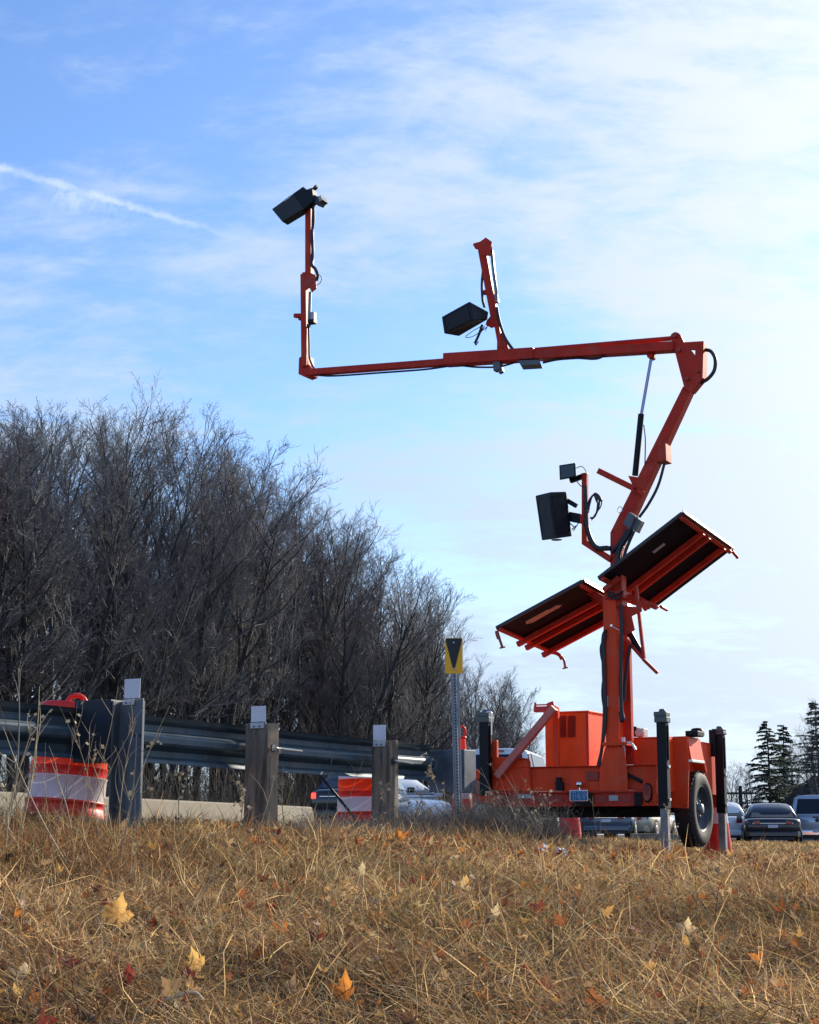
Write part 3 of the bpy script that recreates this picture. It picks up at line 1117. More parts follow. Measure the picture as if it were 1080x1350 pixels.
def panel(Apx, Bpx, Cpx, Dpx, w0, rails, sq):
    A, B = pt(*Apx, w0), pt(*Bpx, w0)
    D = F.u(*Dpx, A.x)
    C = F.u(*Cpx, B.x)
    # square it up: same run along the road at both ends
    e = (D - A) if sq else ((D - A) + (C - B)) / 2
    D, C = A + e, B + e
    n = (B - A).cross(e).normalized()
    if n.z < 0: n = -n
    m = MB()
    th = .028
    m.hexa([A, B, C, D, A + n * th, B + n * th, C + n * th, D + n * th])
    pn = part('solar_panel', m, PVBACK, None, 0.002)
    ab, bc = (B - A).normalized(), e.normalized()
    m = MB()
    LA, LB_ = (B - A).length, e.length
    fx = .02
    for s0, s1 in ((A, B), (D, C)):
        m.beam(s0 + n * (th / 2), s1 + n * (th / 2), fx, th + .004, n)
    for s0, s1 in ((A, D), (B, C)):
        m.beam(s0 + n * (th / 2) + ((s1 - s0).normalized()) * .016, s1 + n * (th / 2) - ((s1 - s0).normalized()) * .016, fx, th + .004, n)
    part('panel_frame', m, ALU if False else mat('anodised frame', (0.03, 0.03, 0.035), 0.4, 0.3), pn)
    m = MB()
    for i in range(6):
        for j in range(9):
            o = A + ab * (.05 + (LA - .1) * i / 6) + bc * (.05 + (LB_ - .1) * j / 9) + n * (th + .002)
            da, db = ab * ((LA - .1) / 6 - .006), bc * ((LB_ - .1) / 9 - .006)
            m.prism([o, o + da, o + da + db, o + db], n * .003)
    part('solar_cells', m, PVCELL, pn, 0)
    for t, wd_ in rails:
        m = MB()
        o = A + e * t - n * .03
        m.beam(o - ab * .05, o + ab * (LA - .025), wd_, .05, n)
        part('support_rail', m, REDOR, pn, 0.003)
    for q, dq in ((A, 1), (B, -1)):
        m = MB()
        o = q + ab * dq * .03 - n * .016
        m.beam(o, o + e, .04, .028, n)
        part('end_channel', m, REDOR, pn, 0.003)
    return pn, A, B, C, D, n, ab, bc


pr = panel((790, 763.5), (900.5, 678), (967, 730), (860, 796), S0, ((.40, .05), (.52, .05), (.84, .05)), 0)
pl_ = panel((655, 829.5), (769, 767.5), (806, 786), (724, 860), S0 + .1, ((.44, .05), (.60, .05), (.93, .05)), 1)
pn, A, B, C, D, n_, ab, bc = pr
m_ = MB()
m_.prism([A + ab * .52 + bc * .28 - n_ * .004, A + ab * .66 + bc * .28 - n_ * .004, A + ab * .66 + bc * .34 - n_ * .004, A + ab * .52 + bc * .34 - n_ * .004], n_ * .003)
part('rating_label', m_, LTGREY, pn, 0)
m_ = MB()
m_.beam(C + n_ * .03, C + n_ * .02 + bc * .10 - ab * .02, .03, .03, n_)
m_.beam(C + n_ * .02 + bc * .10 - ab * .02, C + bc * .16 - ab * .02 - n_ * .06, .03, .03, n_)
m_.beam(D - n_ * .03 + ab * .07, D - n_ * .03 + bc * .2 + ab * .07, .03, .03, n_)
part('latch_arm', m_, REDOR, pn, 0.003)
m_ = MB()
m_.beam(B + n_ * .014 + ab * .020, C + n_ * .014 + ab * .020, .010, .05, n_)
part('sunlit_edge', m_, mat('sunlit edge cream', (0.82, 0.74, 0.60), 0.4), pn, 0)  # cream colour stands in for sunlight on the panel's end
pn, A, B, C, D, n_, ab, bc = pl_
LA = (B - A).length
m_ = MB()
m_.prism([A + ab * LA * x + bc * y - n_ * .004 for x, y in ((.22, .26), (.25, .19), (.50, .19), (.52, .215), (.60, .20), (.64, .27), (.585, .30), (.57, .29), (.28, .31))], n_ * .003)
part('tan_light_patch', m_, TAN, pn, 0)  # patch of light on the panel's underside, put in as tan colour
m_ = MB()
m_.beam(B + n_ * .014 + ab * .020, C + n_ * .014 + ab * .020, .010, .05, n_)
part('sunlit_edge', m_, MATS['sunlit edge cream'], pn, 0)  # painted sunlight on the left panel's end, as on the right one
for q0, q1, q2 in (((657, 838), (660, 846), (662.5, 853.5)), ((735, 861.5), (743, 869), (745.5, 880.5))):
    m_ = MB()
    wq = S0 + .1 if q0[0] < 700 else D.y + .05
    if q0[0] > 700: ptube(m_, [(722, 859.5), (732, 861), (738, 864), (741, 869)], wq, .02)
    else: ptube(m_, [(655, 832), (656.5, 838), (658, 842)], wq, .02)
    ptube(m_, [q0, q1, q2], wq, .013)
    ptube(m_, [(q2[0] - 3.5, q2[1] + 1), (q2[0] + 3.5, q2[1] - .5)], wq, .008)
    part('toggle_latch', m_, DARKRED, pn, 0)
# mount at the head of the mast
mt = MB()
pbox(mt, 797, 778, 822, 790, -.03, wd + .06)
mt.beam(pt(770, 777, .2), pt(806, 795, .2), .06, .06)
mt.beam(pt(801, 775, .15), pt(866, 801, .15), .05, .05)
mt.beam(pt(800, 783, .45), pt(858, 800, .6), .06, .05)
mt.beam(pt(796, 779, -.06), pt(816, 762, -.06), .05, .05)
mt.beam(pt(782, 787, .3), pt(802, 800, .2), .05, .05)
ppoly(mt, [(820, 798), (838, 800), (845, 793), (846, 806), (833, 812), (837, 830), (825, 838), (819, 835)], .03, .02)
mount = part('panel_mount', mt, REDOR, mast, 0.004)
m_ = MB()
pbar(m_, (838.5, 772), (849.5, 870), .08, 4.2, .03)
pbar(m_, (823, 840), (848, 868), .12, 4.5, .03)
pbar(m_, (848, 869), (867, 887.5), .06, 4.2, .03)
part('tilt_strut', m_, REDOR, mount, 0.003)
m_ = MB()
ptube(m_, [(830, 834), (848, 866)], .14, .03, 10)
part('tilt_damper', m_, BLACKP, mount, 0)
m_ = MB()
for pts in ([(800, 779), (806, 783), (813, 784), (822, 779)], [(801, 785), (808, 789), (815, 788), (820, 784)], [(806, 780), (809, 787), (816, 790)]):
    ptube(m_, pts, -.05, .010)
part('cable_bundle', m_, CABLE, mount, 0)

# --- right side housing, fender, wheels
hs = MB()
q0, q1 = pt(824, 1044, .10), pt(874, 971.5, .10)
hs.box(q0.x + .02, q1.x - .003, .30, 2.0, q0.z, q1.z)
house = part('battery_box', hs, ORANGE, None, 0.006)
m_ = MB()
m_.box(q0.x + .012, q1.x - .003, .29, 2.01, q1.z + .001, q1.z + .014)
part('box_lid', m_, ORANGE, house)
m_ = MB()
pbar(m_, (823, 1019), (847, 1031), .03, 4.5, .03)
part('stay', m_, BLACKP, house)
m_ = MB()
pbox(m_, 826.5, 957.5, 839, 970.5, .42, .62)
l1 = part('work_lamp', m_, BLACKP, house, 0.012)
m_ = MB()
pbox(m_, 840.5, 960, 848.5, 970.5, .42, .55)
m_.lathe([(.034, -.02), (.045, 0), (.045, .05)], pt(843, 966, .42), 'y', 16)
part('lamp_housing', m_, LTGREY, l1, 0.008)
# fender: front plate, sloping outer face, cut for the wheel
fd = MB()
wF = .42
ft = [pt(873, 971.5, wF), pt(905.5, 970.5, wF), pt(908.5, 1003, wF), pt(907, 1066, wF), pt(873, 1064, wF)]
fd.prism(ft, (0, .02, 0))
D_ = .42
k0, k1 = ft[1], ft[2]
fd.hexa([k0 + Vector((-.02, .021, -.003)), k0 + Vector((0, .021, -.003)), k1 + Vector((0.02, .021, 0)), k1 + Vector((0, .021, 0)),
         k0 + Vector((-.02, D_, -.003)), k0 + Vector((0, D_, -.003)), k1 + Vector((0.02, D_, 0)), k1 + Vector((0, D_, 0))])
fd.box(ft[0].x, k0.x - .021, wF + .021, wF + D_, k0.z - .022, k0.z - .003)
fd.box(ft[0].x + .01, ft[0].x + .028, wF + .021, wF + D_, ft[4].z, k0.z - .023)
bz = ft[3].z + .25
fd.hexa([(ft[0].x, wF + D_ + .001, k0.z - .02), (k0.x - .01, wF + D_ + .001, k0.z - .02), (k0.x - .01, wF + D_ + .001, k0.z - .003), (ft[0].x, wF + D_ + .001, k0.z - .003),
         (ft[0].x, wF + D_ + .22, bz + .1), (k1.x - .03, wF + D_ + .22, bz + .1), (k1.x - .03, wF + D_ + .24, bz + .115), (ft[0].x, wF + D_ + .24, bz + .115)])
fender = part('fender', fd, ORANGE, None, 0.004)
m_ = MB()
m_.box(k1.x - .004, k1.x + .034, wF - .004, wF + D_ - .03, k1.z - .014, k1.z + .012)
part('fender_trim', m_, ALU, fender)
m_ = MB()
m_.lathe([(.013, -.006), (.013, 0)], pt(904, 1062, wF - .001), 'y', 10)
part('bolt', m_, DARKRED, fender, 0)
m_ = MB()
pbox(m_, 905.5 - 2, 963, 920, 971, .55, .75)
m_.lathe([(.07, 0), (.07, .04), (.05, .07), (.01, .075)], pt(919.5, 970, .8), 'z', 16)
part('beacon', m_, BLACKP, fender, 0.01)


def wheel(name, c, r, wdt):
    m = MB()
    h = wdt / 2
    prof = [(r * .62, -h * .86), (r * .72, -h), (r * .88, -h * .98), (r * .955, -h * .84), (r * .985, -h * .66), (r, -h * .4), (r, h * .4), (r * .985, h * .66), (r * .955, h * .84), (r * .88, h * .98), (r * .72, h), (r * .62, h * .86)]
    m.lathe(prof, c, 'x', 40, True, False)
    for k in range(36):                                # tread lugs
        a = 2 * math.pi * k / 36
        for sx in (-1, 1):
            cc = Vector(c) + Vector((sx * h * .55, (r + .002) * math.cos(a), (r + .002) * math.sin(a)))
            m.obox(cc, (h * .42, .035, .012), Euler((a + math.pi / 2, 0, 0)))
    o = m.build(name, RUBBER, T)
    m = MB()
    m.lathe([(r * .63, -h * .8), (r * .63, h * .8)], c, 'x', 32, True, False)
    m.lathe([(r * .64, h * .86), (r * .60, h * .90), (r * .57, h * .70), (r * .5, h * .25), (r * .34, h * .2), (r * .28, h * .45), (r * .12, h * .5), (.001, h * .5)], c, 'x', 32, True, False)
    rim = part('rim', m, mat('painted rim', (0.035, 0.05, 0.07), 0.5, 0.2, var=0.2), o, 0)
    m = MB()
    m.lathe([(.05, h * .45), (.05, h * .8), (.042, h * .9), (.001, h * .92)], c, 'x', 18, True, False)
    for k in range(5):
        a = 2 * math.pi * k / 5
        m.lathe([(.011, h * .4), (.011, h * .58), (.001, h * .6)], Vector(c) + Vector((0, .075 * math.cos(a), .075 * math.sin(a))), 'x', 6)
    part('hub', m, GALV, rim, 0)
    return o


wc = F.w(918, 1066.5, .95)
RW = 49.5 * F.mpp(918, 1066, .95)
wr_ = F.w(937.5, 1066, 1.18).x
wheel('wheel', (wr_ - .10, .95, wc.z), RW, .20)
wheel('wheel', (uL - .16, .95, wc.z), RW, .20)
m_ = MB()
m_.tube([(uL - .1, .95, wc.z), (wr_ - .2, .95, wc.z)], .035, 10)
m_.box(uL + .3, uR - .2, .9, 1.02, wc.z - .05, wc.z + .05)
m_.box(uL + .2, uR - .1, .55, .6, zb - .10, zb - .012)
part('axle', m_, BLACKP, None, 0.005)
m_ = MB()
ptube(m_, [(770, 1066), (800, 1075), (822, 1071), (840, 1066)], .3, .008)
ptube(m_, [(780, 1066), (790, 1073), (797, 1074), (812, 1066)], .2, .006)
part('cable', m_, CABLE, None, 0)
m_ = MB()                                               # left fender
lx = uL - .30
m_.box(lx, uL - .002, .35, 1.55, k0.z - .30, k0.z - .28)
m_.hexa([(lx, .33, k0.z - .28), (uL - .002, .33, k0.z - .28), (uL - .002, .345, k0.z - .6), (lx, .345, k0.z - .6),
         (lx, .35, k0.z - .28), (uL - .002, .35, k0.z - .28), (uL - .002, .36, k0.z - .6), (lx, .36, k0.z - .6)])
part('fender', m_, ORANGE, None, 0.004)


# --- outriggers
def outrigger(px, ytop, ycap, yslv, yfoot, w, hw, crank=False, gear=False, pad=False):
    m = MB()
    a, b = pt(px, yslv, w), pt(px, ycap, w)
    mp = F.mpp(px, ycap, w)
    s = hw * mp
    m.box(b.x - s, b.x + s, w - s, w + s, a.z, b.z)
    m.box(b.x + s + .001, b.x + s + .012, w - s * .3, w + s * .3, b.z - .34, b.z - .02)
    o = part('outrigger', m, BLACKP, None, 0.006)
    m = MB()
    t = pt(px, ytop, w)
    hs_ = s * 1.32
    m.box(b.x - hs_, b.x + hs_, w - hs_, w + hs_, b.z + .001, b.z + (t.z - b.z) * .55)
    m.box(b.x - hs_ * 1.1, b.x + hs_ * .9, w - hs_ * .9, w + hs_ * 1.1, b.z + (t.z - b.z) * .55 + .001, t.z)
    m.lathe([(.03, 0), (.03, .02), (.015, .026)], (b.x, w, t.z + .001), 'z', 14)
    hd = part('jack_head', m, mat('grey green casting', (0.09, 0.11, 0.11), 0.5, var=0.25), o, 0.008)
    if gear:
        m = MB()
        m.box(b.x - hs_ * 1.45, b.x - hs_ * .35, w - hs_ - .03, w - hs_ - .003, b.z - .22, b.z + (t.z - b.z) * .8)
        part('gear_case', m, BLACKP, hd, 0.006)
    if crank:
        m = MB()
        ptube(m, [(px + 1, ytop + 0.5, 0), (px + 6, ytop - .5, 0), (px + 8, ytop + 4, 0), (px + 8.3, ytop + 30, 0)], w - .05, .009)
        part('crank_handle', m, ALU, hd, 0)
    gz = zg1(*F.world((b.x, w, 0))[:2]) - TO.z
    m = MB()
    si = s * .76
    m.box(b.x - si, b.x + si, w - si, w + si, gz + .018, a.z + .002)
    for k in range(5):
        zc = a.z - .06 - k * (a.z - gz) / 6
        m.lathe([(.010, -.004), (.010, 0)], (b.x, w - si - .0005, zc), 'y', 8)
    lg = part('inner_leg', m, mat('weathered leg steel', (0.30, 0.28, 0.28), 0.55, 0.4, var=0.3, vscale=10), o, 0.004)
    m = MB()
    m.lathe([(.11, 0), (.11, .014), (.05, .02), (.05, .05)], (b.x, w, gz + .004), 'z', 20)
    part('foot_pad', m, GALV, lg, 0)
    for zz in (b.z - .4, a.z + .08):
        part('grease_fitting', MB().box(b.x + s + .0005, b.x + s + .014, w - .02, w + .02, zz - .012, zz + .012), ALU, o, 0.002)
    return o


outrigger(873.5, 938.5, 953, 1066, 1133, -.12, 6.6)
outrigger(640.2, 939, 953, 1058, 1105, -.06, 6.5, crank=True)
oR = F.u(947.5, 1133, F.w(873, 1133, 0).x + .02)
outrigger(948.8, 961, 969, 1072, 1133, oR.y, 5.9, gear=True)
part('outrigger_bracket', MB().box(uL - .05, uL + .16, -.12, -.002, zb + .03, zt - .03), ORANGE, frame)
part('outrigger_bracket', MB().box(uR + .001, uR + .09, -.085, .06, zb + .03, zt - .03), ORANGE, frame)
m_ = MB()
b = F.w(948.8, 1000, oR.y)
m_.box(uR - .1, b.x - .04, oR.y + .03, oR.y + .11, zb + .01, zt)
part('outrigger_arm', m_, ORANGE, frame)
# ---------------------------------------------------------------- guardrail
G = Frame(GO)
rail = thing('guardrail', GO, -AX, 'weathered steel guardrail on one steel and two timber posts, running to a flat end plate', 'guardrail')
RU = -0.40                                     # plane of the beam
ztop = (G.u(250, 949.5, RU).z + G.u(450, 971, RU).z) / 2
zc = ztop - .156
wend = G.u(566, 1000, RU).y
PROF = [(-.0, .156), (-.012, .150), (-.030, .128), (-.083, .105), (-.083, .066), (-.012, .034), (0, .018), (0, -.018), (-.012, -.034), (-.083, -.066),
        (-.083, -.105), (-.030, -.128), (-.012, -.150), (-.0, -.156)]


def wbeam(w0, w1, du):
    k = len(PROF)
    poly = [Vector((RU + du + p[0], w0, zc + p[1])) for p in PROF] + [Vector((RU + du + p[0] + .005, w0, zc + p[1])) for p in PROF[::-1]]
    m = MB()
    n = len(poly)
    vs, fs = [], []
    ns = 12
    for i in range(ns + 1):
        w = w0 + (w1 - w0) * i / ns
        vs += [Vector((p.x, w, p.z + .004 * math.sin(w * 1.3 + 1))) for p in poly]
    for i in range(ns):
        for j in range(n):
            fs.append((i * n + j, i * n + (j + 1) % n, (i + 1) * n + (j + 1) % n, (i + 1) * n + j))
    for e in (0, ns):
        for j in range(k - 1):
            fs.append((e * n + j, e * n + j + 1, e * n + n - 2 - j, e * n + n - 1 - j))
    return m.add(vs, fs)


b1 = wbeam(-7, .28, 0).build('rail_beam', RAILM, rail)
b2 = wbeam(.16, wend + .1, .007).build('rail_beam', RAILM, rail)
m_ = MB()
for w in (.36, .5, 2.2, 2.34):
    for dz in (.10, .0, -.10):
        m_.lathe([(.017, .008), (.017, .022), (.012, .026), (.001, .027)], (RU + (.004 if dz == 0 else -.035), w, zc + dz * 1.12), 'x', 8)
m_.build('bolt_heads', DKSTEEL, b2)
m_ = MB()
zz_ = [.0, .0, .02, .05, .05, .02, -.02, -.02, .02, .05, .05, .02, .0, .0]
m_.tube([Vector((RU + p[0] + .010, .40 - zz_[i] * 1.6, zc + p[1])) for i, p in enumerate(PROF)], .006, 5)
m_.build('splice_edge', DKSTEEL, b2)
gz = lambda l: zg1(*G.world((l[0], l[1], 0))[:2]) - GO.z
# steel post with its block and wooden posts
m_ = MB()
x0, x1, w0 = -.12, .02, -.0
zt = G.w(170, 922.5, 0).z
a_, b_, c_ = G.w(149, 925, -.02).x, G.w(171, 925, -.02).x, G.w(190, 925, -.02).x
m_.box(a_ - .008, a_ + .004, -.02, .13, -.5, zt - .005)
m_.box(a_ + .005, b_ - .004, .045, .055, -.5, zt - .006)
m_.box(b_ - .003, b_ + .006, -.02, .13, -.5, zt)
post = m_.build('post', mat('blue grey steel', (0.11, 0.128, 0.15), 0.55, 0.25, var=0.3, vscale=7, streak=True), rail, .002)
m_ = MB()
m_.box(b_ + .007, c_ - .01, -.02, -.006, -.5, zt + .003)
m_.build('flange', MATS['blue grey steel'], post, .002)
m_ = MB()
bl, br_ = G.w(97, 960, -.03).x, a_ - .009
m_.box(bl, br_, -.03, .15, G.w(120, 1005, -.03).z, G.w(120, 923, -.03).z)
m_.build('block', mat('black composite', (0.014, 0.018, 0.03), 0.6, var=0.3), rail, .006)
for x in (177, 184):
    MB().lathe([(.008, -.001), (.008, .002)], G.w(x, 970, -.022), 'y', 8).build('bolt_hole', BLKS, post)


def wood_post(pl, pm, pr, ytop, name_w):
    # left corner, front corner and right corner columns of the photograph; front corner on the plane u = -.12
    c = G.u(pm, ytop + 5, -.15)
    l = G.w(pl, ytop + 5, c.y)
    dep = .15
    m = MB()
    z1 = G.w(pm, ytop + 1, c.y).z
    n = 8
    rr = random.Random(pl)
    ring = [(l.x, c.y), (c.x, c.y), (c.x, c.y + dep), (l.x, c.y + dep)]
    m.hexa([(l.x, c.y, -.6), (c.x, c.y, -.6), (c.x + .004, c.y + dep, -.6), (l.x, c.y + dep, -.6),
            (l.x + .006, c.y, z1), (c.x - .002, c.y, z1 - .004), (c.x, c.y + dep, z1 + .004), (l.x, c.y + dep, z1)])
    return m.build('post', WOODP, rail, .006), c, l, z1


for pl, pm, pr, yt, rod in ((323, 353.5, 366.5, 952, (361, 394, 987.5)), (489.5, 514, 524, 974.5, (519, 541, 1004))):
    o, c, l, z1 = wood_post(pl, pm, pr, yt, '')
    m_ = MB()
    a = G.u(rod[0], rod[2] - 1, -.13)
    b = G.u(rod[1], rod[2] + 2, -.13)
    m_.tube([(c.x + .01, c.y + .05, a.z), (c.x + .022, c.y + .05, a.z)], .03, 10)
    m_.build('washer', DKSTEEL, o)
    m_ = MB()
    m_.tube([(-.13 + .02, a.y, a.z), (-.13 + .025, b.y, b.z - .006)], .009, 8)
    m_.build('bolt', mat('pale zinc', (0.62, 0.58, 0.48), 0.35, 0.4), o)
# reflector tabs
for (x0, y0, x1, y1), w, lw in (((163.5, 894.5, 185, 921), -.035, (162, 177)), ((331, 930.5, 350.5, 952), G.u(353, 957, -.15).y - .012, (330, 348)),
                                ((492, 955.5, 508.5, 976), G.u(514, 979, -.15).y - .012, (492, 508))):
    m_ = MB()
    a, b = G.w(x0, y1, w), G.w(x1, y0, w)
    m_.box(a.x, b.x, w, w + .004, a.z, b.z)
    tab = m_.build('reflector_tab', WHITEP, rail, .001)
    m_ = MB()
    a, b = G.w(lw[0], y1 + 8.5, w), G.w(lw[1], y1 - .3, w)
    m_.box(a.x, b.x, w - .002, w + .003, a.z, b.z - .004)
    m_.build('mount_tab', mat('grey white tab', (0.55, 0.55, 0.56), 0.5, var=0.1), tab, .001)
    m_ = MB()
    for t in (.3, .7):
        m_.lathe([(.006, -.006), (.006, .0)], (a.x + (b.x - a.x) * t, w - .002, (a.z * .7 + b.z * .3)), 'y', 8)
    m_.build('rivets', DKSTEEL, tab)
# end plate
m_ = MB()
wE = wend + .12
a, b = G.w(563, 1046, wE), G.w(612, 988, wE)
m_.hexa([(a.x + .02, wE, a.z + .01), (b.x, wE, a.z), (b.x, wE, b.z), (a.x + .03, wE, b.z),
         (a.x + .02, wE + .22, a.z + .01), (b.x + .012, wE + .22, a.z), (b.x + .012, wE + .22, b.z), (a.x + .03, wE + .22, b.z)])
ep_ = m_.build('end_plate', mat('end plate steel', (0.10, 0.13, 0.165), 0.55, 0.3, var=0.3, vscale=6), rail, .006)
m_ = MB()
m_.tube([G.w(395, 985 + 4, wend - 1.4), G.w(474, 1086, wend - .9)], .012, 8)
m_.build('anchor_cable', DKSTEEL, rail)

# ---------------------------------------------------------------- marker sign
sp = at(605, 1092, 14.3)
sz = zg1(sp.x, sp.y)
sign = thing('marker_sign', (sp.x, sp.y, sz), R(-6), 'yellow hazard marker with a black downward wedge on a perforated steel post', 'road sign')
ht = at(598, 841, 14.3).z - sz
lean = at(598, 841, 14.3).x - sp.x
m_ = MB()
e1 = Vector((lean, 0, ht - .02))
m_.beam((0.0, .02, -.3), e1 + Vector((0, .02, 0)), .032, .028)
m_.beam((0.030, .014, -.3), e1 + Vector((.030, .014, 0)), .020, .008)
m_.beam((-.024, .014, -.3), e1 + Vector((-.024, .014, 0)), .012, .008)
spost = m_.build('post', GALV, sign, .002)
m_ = MB()
for k in range(56):
    t = .06 + k * .0155
    c = e1 * t
    if t < .92: m_.lathe([(.0075, -.0006), (.0075, .002)], c + Vector((0, .005, 0)), 'y', 8, False)
m_.build('punched_holes', BLKS, spost)
pa, pb = at(587, 888, 14.3), at(610, 841, 14.3)
pw, ph = pb.x - pa.x, pb.z - pa.z
pc = Vector(((pa.x + pb.x) / 2 - sp.x, -.004, (pa.z + pb.z) / 2 - sz))


def rrect(w, h, r, n=5):
    o = []
    for cx, cz, a0 in ((w / 2 - r, h / 2 - r, 0), (-w / 2 + r, h / 2 - r, 90), (-w / 2 + r, -h / 2 + r, 180), (w / 2 - r, -h / 2 + r, 270)):
        for k in range(n + 1):
            a = R(a0 + 90 * k / n)
            o.append(Vector((cx + r * math.cos(a), 0, cz + r * math.sin(a))))
    return o


m_ = MB().prism([pc + p for p in rrect(pw, ph, .018)], (0, .004, 0))
plate_ = m_.build('sign_plate', YEL, sign)
m_ = MB().prism([pc + Vector((x * pw, -.0015, z * ph)) for x, z in ((-.46, .46), (-.42, .485), (.42, .485), (.46, .46), (.44, .38), (.06, -.36), (-.02, -.42), (-.06, -.36), (-.44, .38))], (0, -.001, 0))
m_.build('black_wedge', BLKS, plate_)
m_ = MB()
for z in (.37, -.37):
    m_.lathe([(.009, -.008), (.009, 0)], pc + Vector((0, -.002, z * ph)), 'y', 10)
m_.build('sign_bolts', LTGREY, plate_)

# ---------------------------------------------------------------- drums and cones


def drum(px, py_base, Y, wpx, tilt, label):
    p = at(px, py_base, Y)
    d = thing('traffic_drum', (p.x, p.y, p.z), R(20), label, 'traffic drum', 'orange traffic drums behind the guardrail')
    d.rotation_euler = (R(-1), R(tilt), R(20))
    r = wpx / 2 * Y / FPX
    k = .93 * (r / .28)
    m = MB()
    m.lathe([(r * 1.03, .0), (r * 1.04, .10 * k), (r * 1.0, .11 * k), (r, .15 * k), (r * 1.02, .155 * k), (r * 1.02, .172 * k), (r * .99, .176 * k)], (0, 0, 0), 'z', 40, True, True)
    m.build('drum_body', DRUMRED, d)
    bands = [(.176, .355, .985, DRUMWH), (.355, .43, .975, DRUMRED), (.43, .58, .95, DRUMOR), (.58, .72, .93, DRUMWH), (.72, .865, .91, DRUMOR)]
    for z0, z1, rr, mt_ in bands:
        m = MB().lathe([(r * rr, z0 * k + .001), (r * (rr - .004), z1 * k - .014), (r * (rr + .014), z1 * k - .009), (r * (rr + .014), z1 * k)], (0, 0, 0), 'z', 40, True, False)
        m.build('band', mt_, d)
    m = MB().lathe([(r * .95, .865 * k), (r * .96, .885 * k), (r * .88, .912 * k), (r * .3, .922 * k), (.001, .924 * k)], (0, 0, 0), 'z', 40, True, False)
    cap = m.build('cap', DRUMRED, d)
    m = MB()
    h = r * .35
    m.beam((-h, 0, .915 * k), (h, 0, .915 * k), .06, .03, Vector((0, 0, 1)))
    m.tube(curve([(-h * .75, 0, .91 * k), (-h * .5, 0, .965 * k), (0, 0, .985 * k), (h * .5, 0, .965 * k), (h * .75, 0, .91 * k)], 4), .018, 8)
    m.build('carry_handle', DRUMRED, cap)
    m = MB().lathe([(r * 1.18, 0), (r * 1.2, .03), (r * 1.05, .055)], (0, 0, -.005), 'z', 32)
    m.build('base_ring', RUBBER, d)
    return d


drum(83, 1086, 12.0, 102, 4.5, 'striped orange traffic drum behind the guardrail, left of the steel post')
drum(476, 1089, 18.0, 62, -.5, 'striped orange traffic drum behind the guardrail, beside the far timber post')


def cone(px, py, Y, H, label):
    p = at(px, py, Y)
    z = zg1(p.x, p.y)
    c = thing('grabber_cone', (p.x, p.y, max(z, p.z - .05)), R(10), label, 'traffic cone', 'tall orange traffic cones around the trailer')
    r0, r1 = .15 * H / 1.2, .045 * H / 1.2
    rad = lambda t: r0 + (r1 - r0) * min(1, t / .86)
    m = MB()
    bs = .21 * H / 1.2
    m.prism([(bs * math.cos(R(22.5 + 45 * k)) * 1.05, bs * math.sin(R(22.5 + 45 * k)) * 1.05, 0) for k in range(8)], (0, 0, .05))
    m.build('cone_base', RUBBER, c, .008)
    zs = [(.04, .30, DRUMRED), (.30, .46, DRUMWH), (.46, .60, DRUMOR), (.60, .72, DRUMWH), (.72, .88, DRUMOR)]
    for a, b, mt_ in zs:
        MB().lathe([(rad(a) , a * H), (rad(b), b * H - .002)], (0, 0, 0), 'z', 28, True, False).build('band', mt_, c)
    m = MB()
    rr = r1
    m.lathe([(rr, .88 * H), (rr * 1.25, .885 * H), (rr * 1.25, .90 * H), (rr * .8, .905 * H)], (0, 0, 0), 'z', 20)
    m.tube(curve([(-rr * .8, 0, .90 * H), (-rr * .95, 0, .96 * H), (-rr * .5, 0, .995 * H), (rr * .5, 0, .995 * H), (rr * .95, 0, .96 * H), (rr * .8, 0, .90 * H)], 4), .014, 8)
    m.build('grab_handle', DRUMRED, c)
    return c


cone(609.5, 1088, 18.2, 1.10, 'tall orange traffic cone beside the perforated sign post')
cone(752, 1106, 19.5, 1.12, 'tall orange traffic cone seen under the middle of the trailer bed')
cone(947.5, 1132, 17.9, 1.24, 'tall orange traffic cone beside the trailer wheel, behind the outrigger leg')

# ---------------------------------------------------------------- low concrete wall over the road
A_, B_ = at(-330, 1032, 11.0), at(404, 1066, 22)
m_ = MB()
dv = (B_ - A_)
dv.z = 0
nv = Vector((-dv.y, dv.x, 0)).normalized()
zt = EYE + .35
zb0 = min(zg1(A_.x, A_.y), zg1(B_.x, B_.y)) - .3
sec = [(.16, zb0), (.15, zb0 + .42), (.085, zt - .02), (.065, zt), (-.065, zt), (-.085, zt - .02), (-.15, zb0 + .42), (-.16, zb0)]
vs, fs = [], []
ns = 10
for i in range(ns + 1):
    q = A_ + dv * (i / ns)
    vs += [Vector((q.x, q.y, 0)) + nv * a + Vector((0, 0, z)) for a, z in sec]
k = len(sec)
for i in range(ns):
    for j in range(k):
        fs.append((i * k + j, i * k + (j + 1) % k, (i + 1) * k + (j + 1) % k, (i + 1) * k + j))
fs += [tuple(range(k)), tuple(range(ns * k, ns * k + k))[::-1]]
m_.add(vs, fs)
tag(m_.build('concrete_barrier', CONC, None, .01), 'low tan concrete barrier running behind the guardrail at the left', 'barrier')

# ---------------------------------------------------------------- vehicles
GLASS = mat('tinted glass', (0.007, 0.011, 0.014), 0.08, spec=0.45)
TYRE = RUBBER
HUBC = mat('wheel alloy', (0.45, 0.46, 0.48), 0.35, 0.7)
CLEARL = mat('clear lens', (0.8, 0.8, 0.8), 0.1, coat=1.0)
PLATEW = mat('white number plate', (0.6, 0.62, 0.66), 0.4)
BTRIM = mat('black trim', (0.015, 0.015, 0.016), 0.5)


def paint(name, c, metal=0.3):
    return mat(name, c, 0.32, metal, coat=0.8)


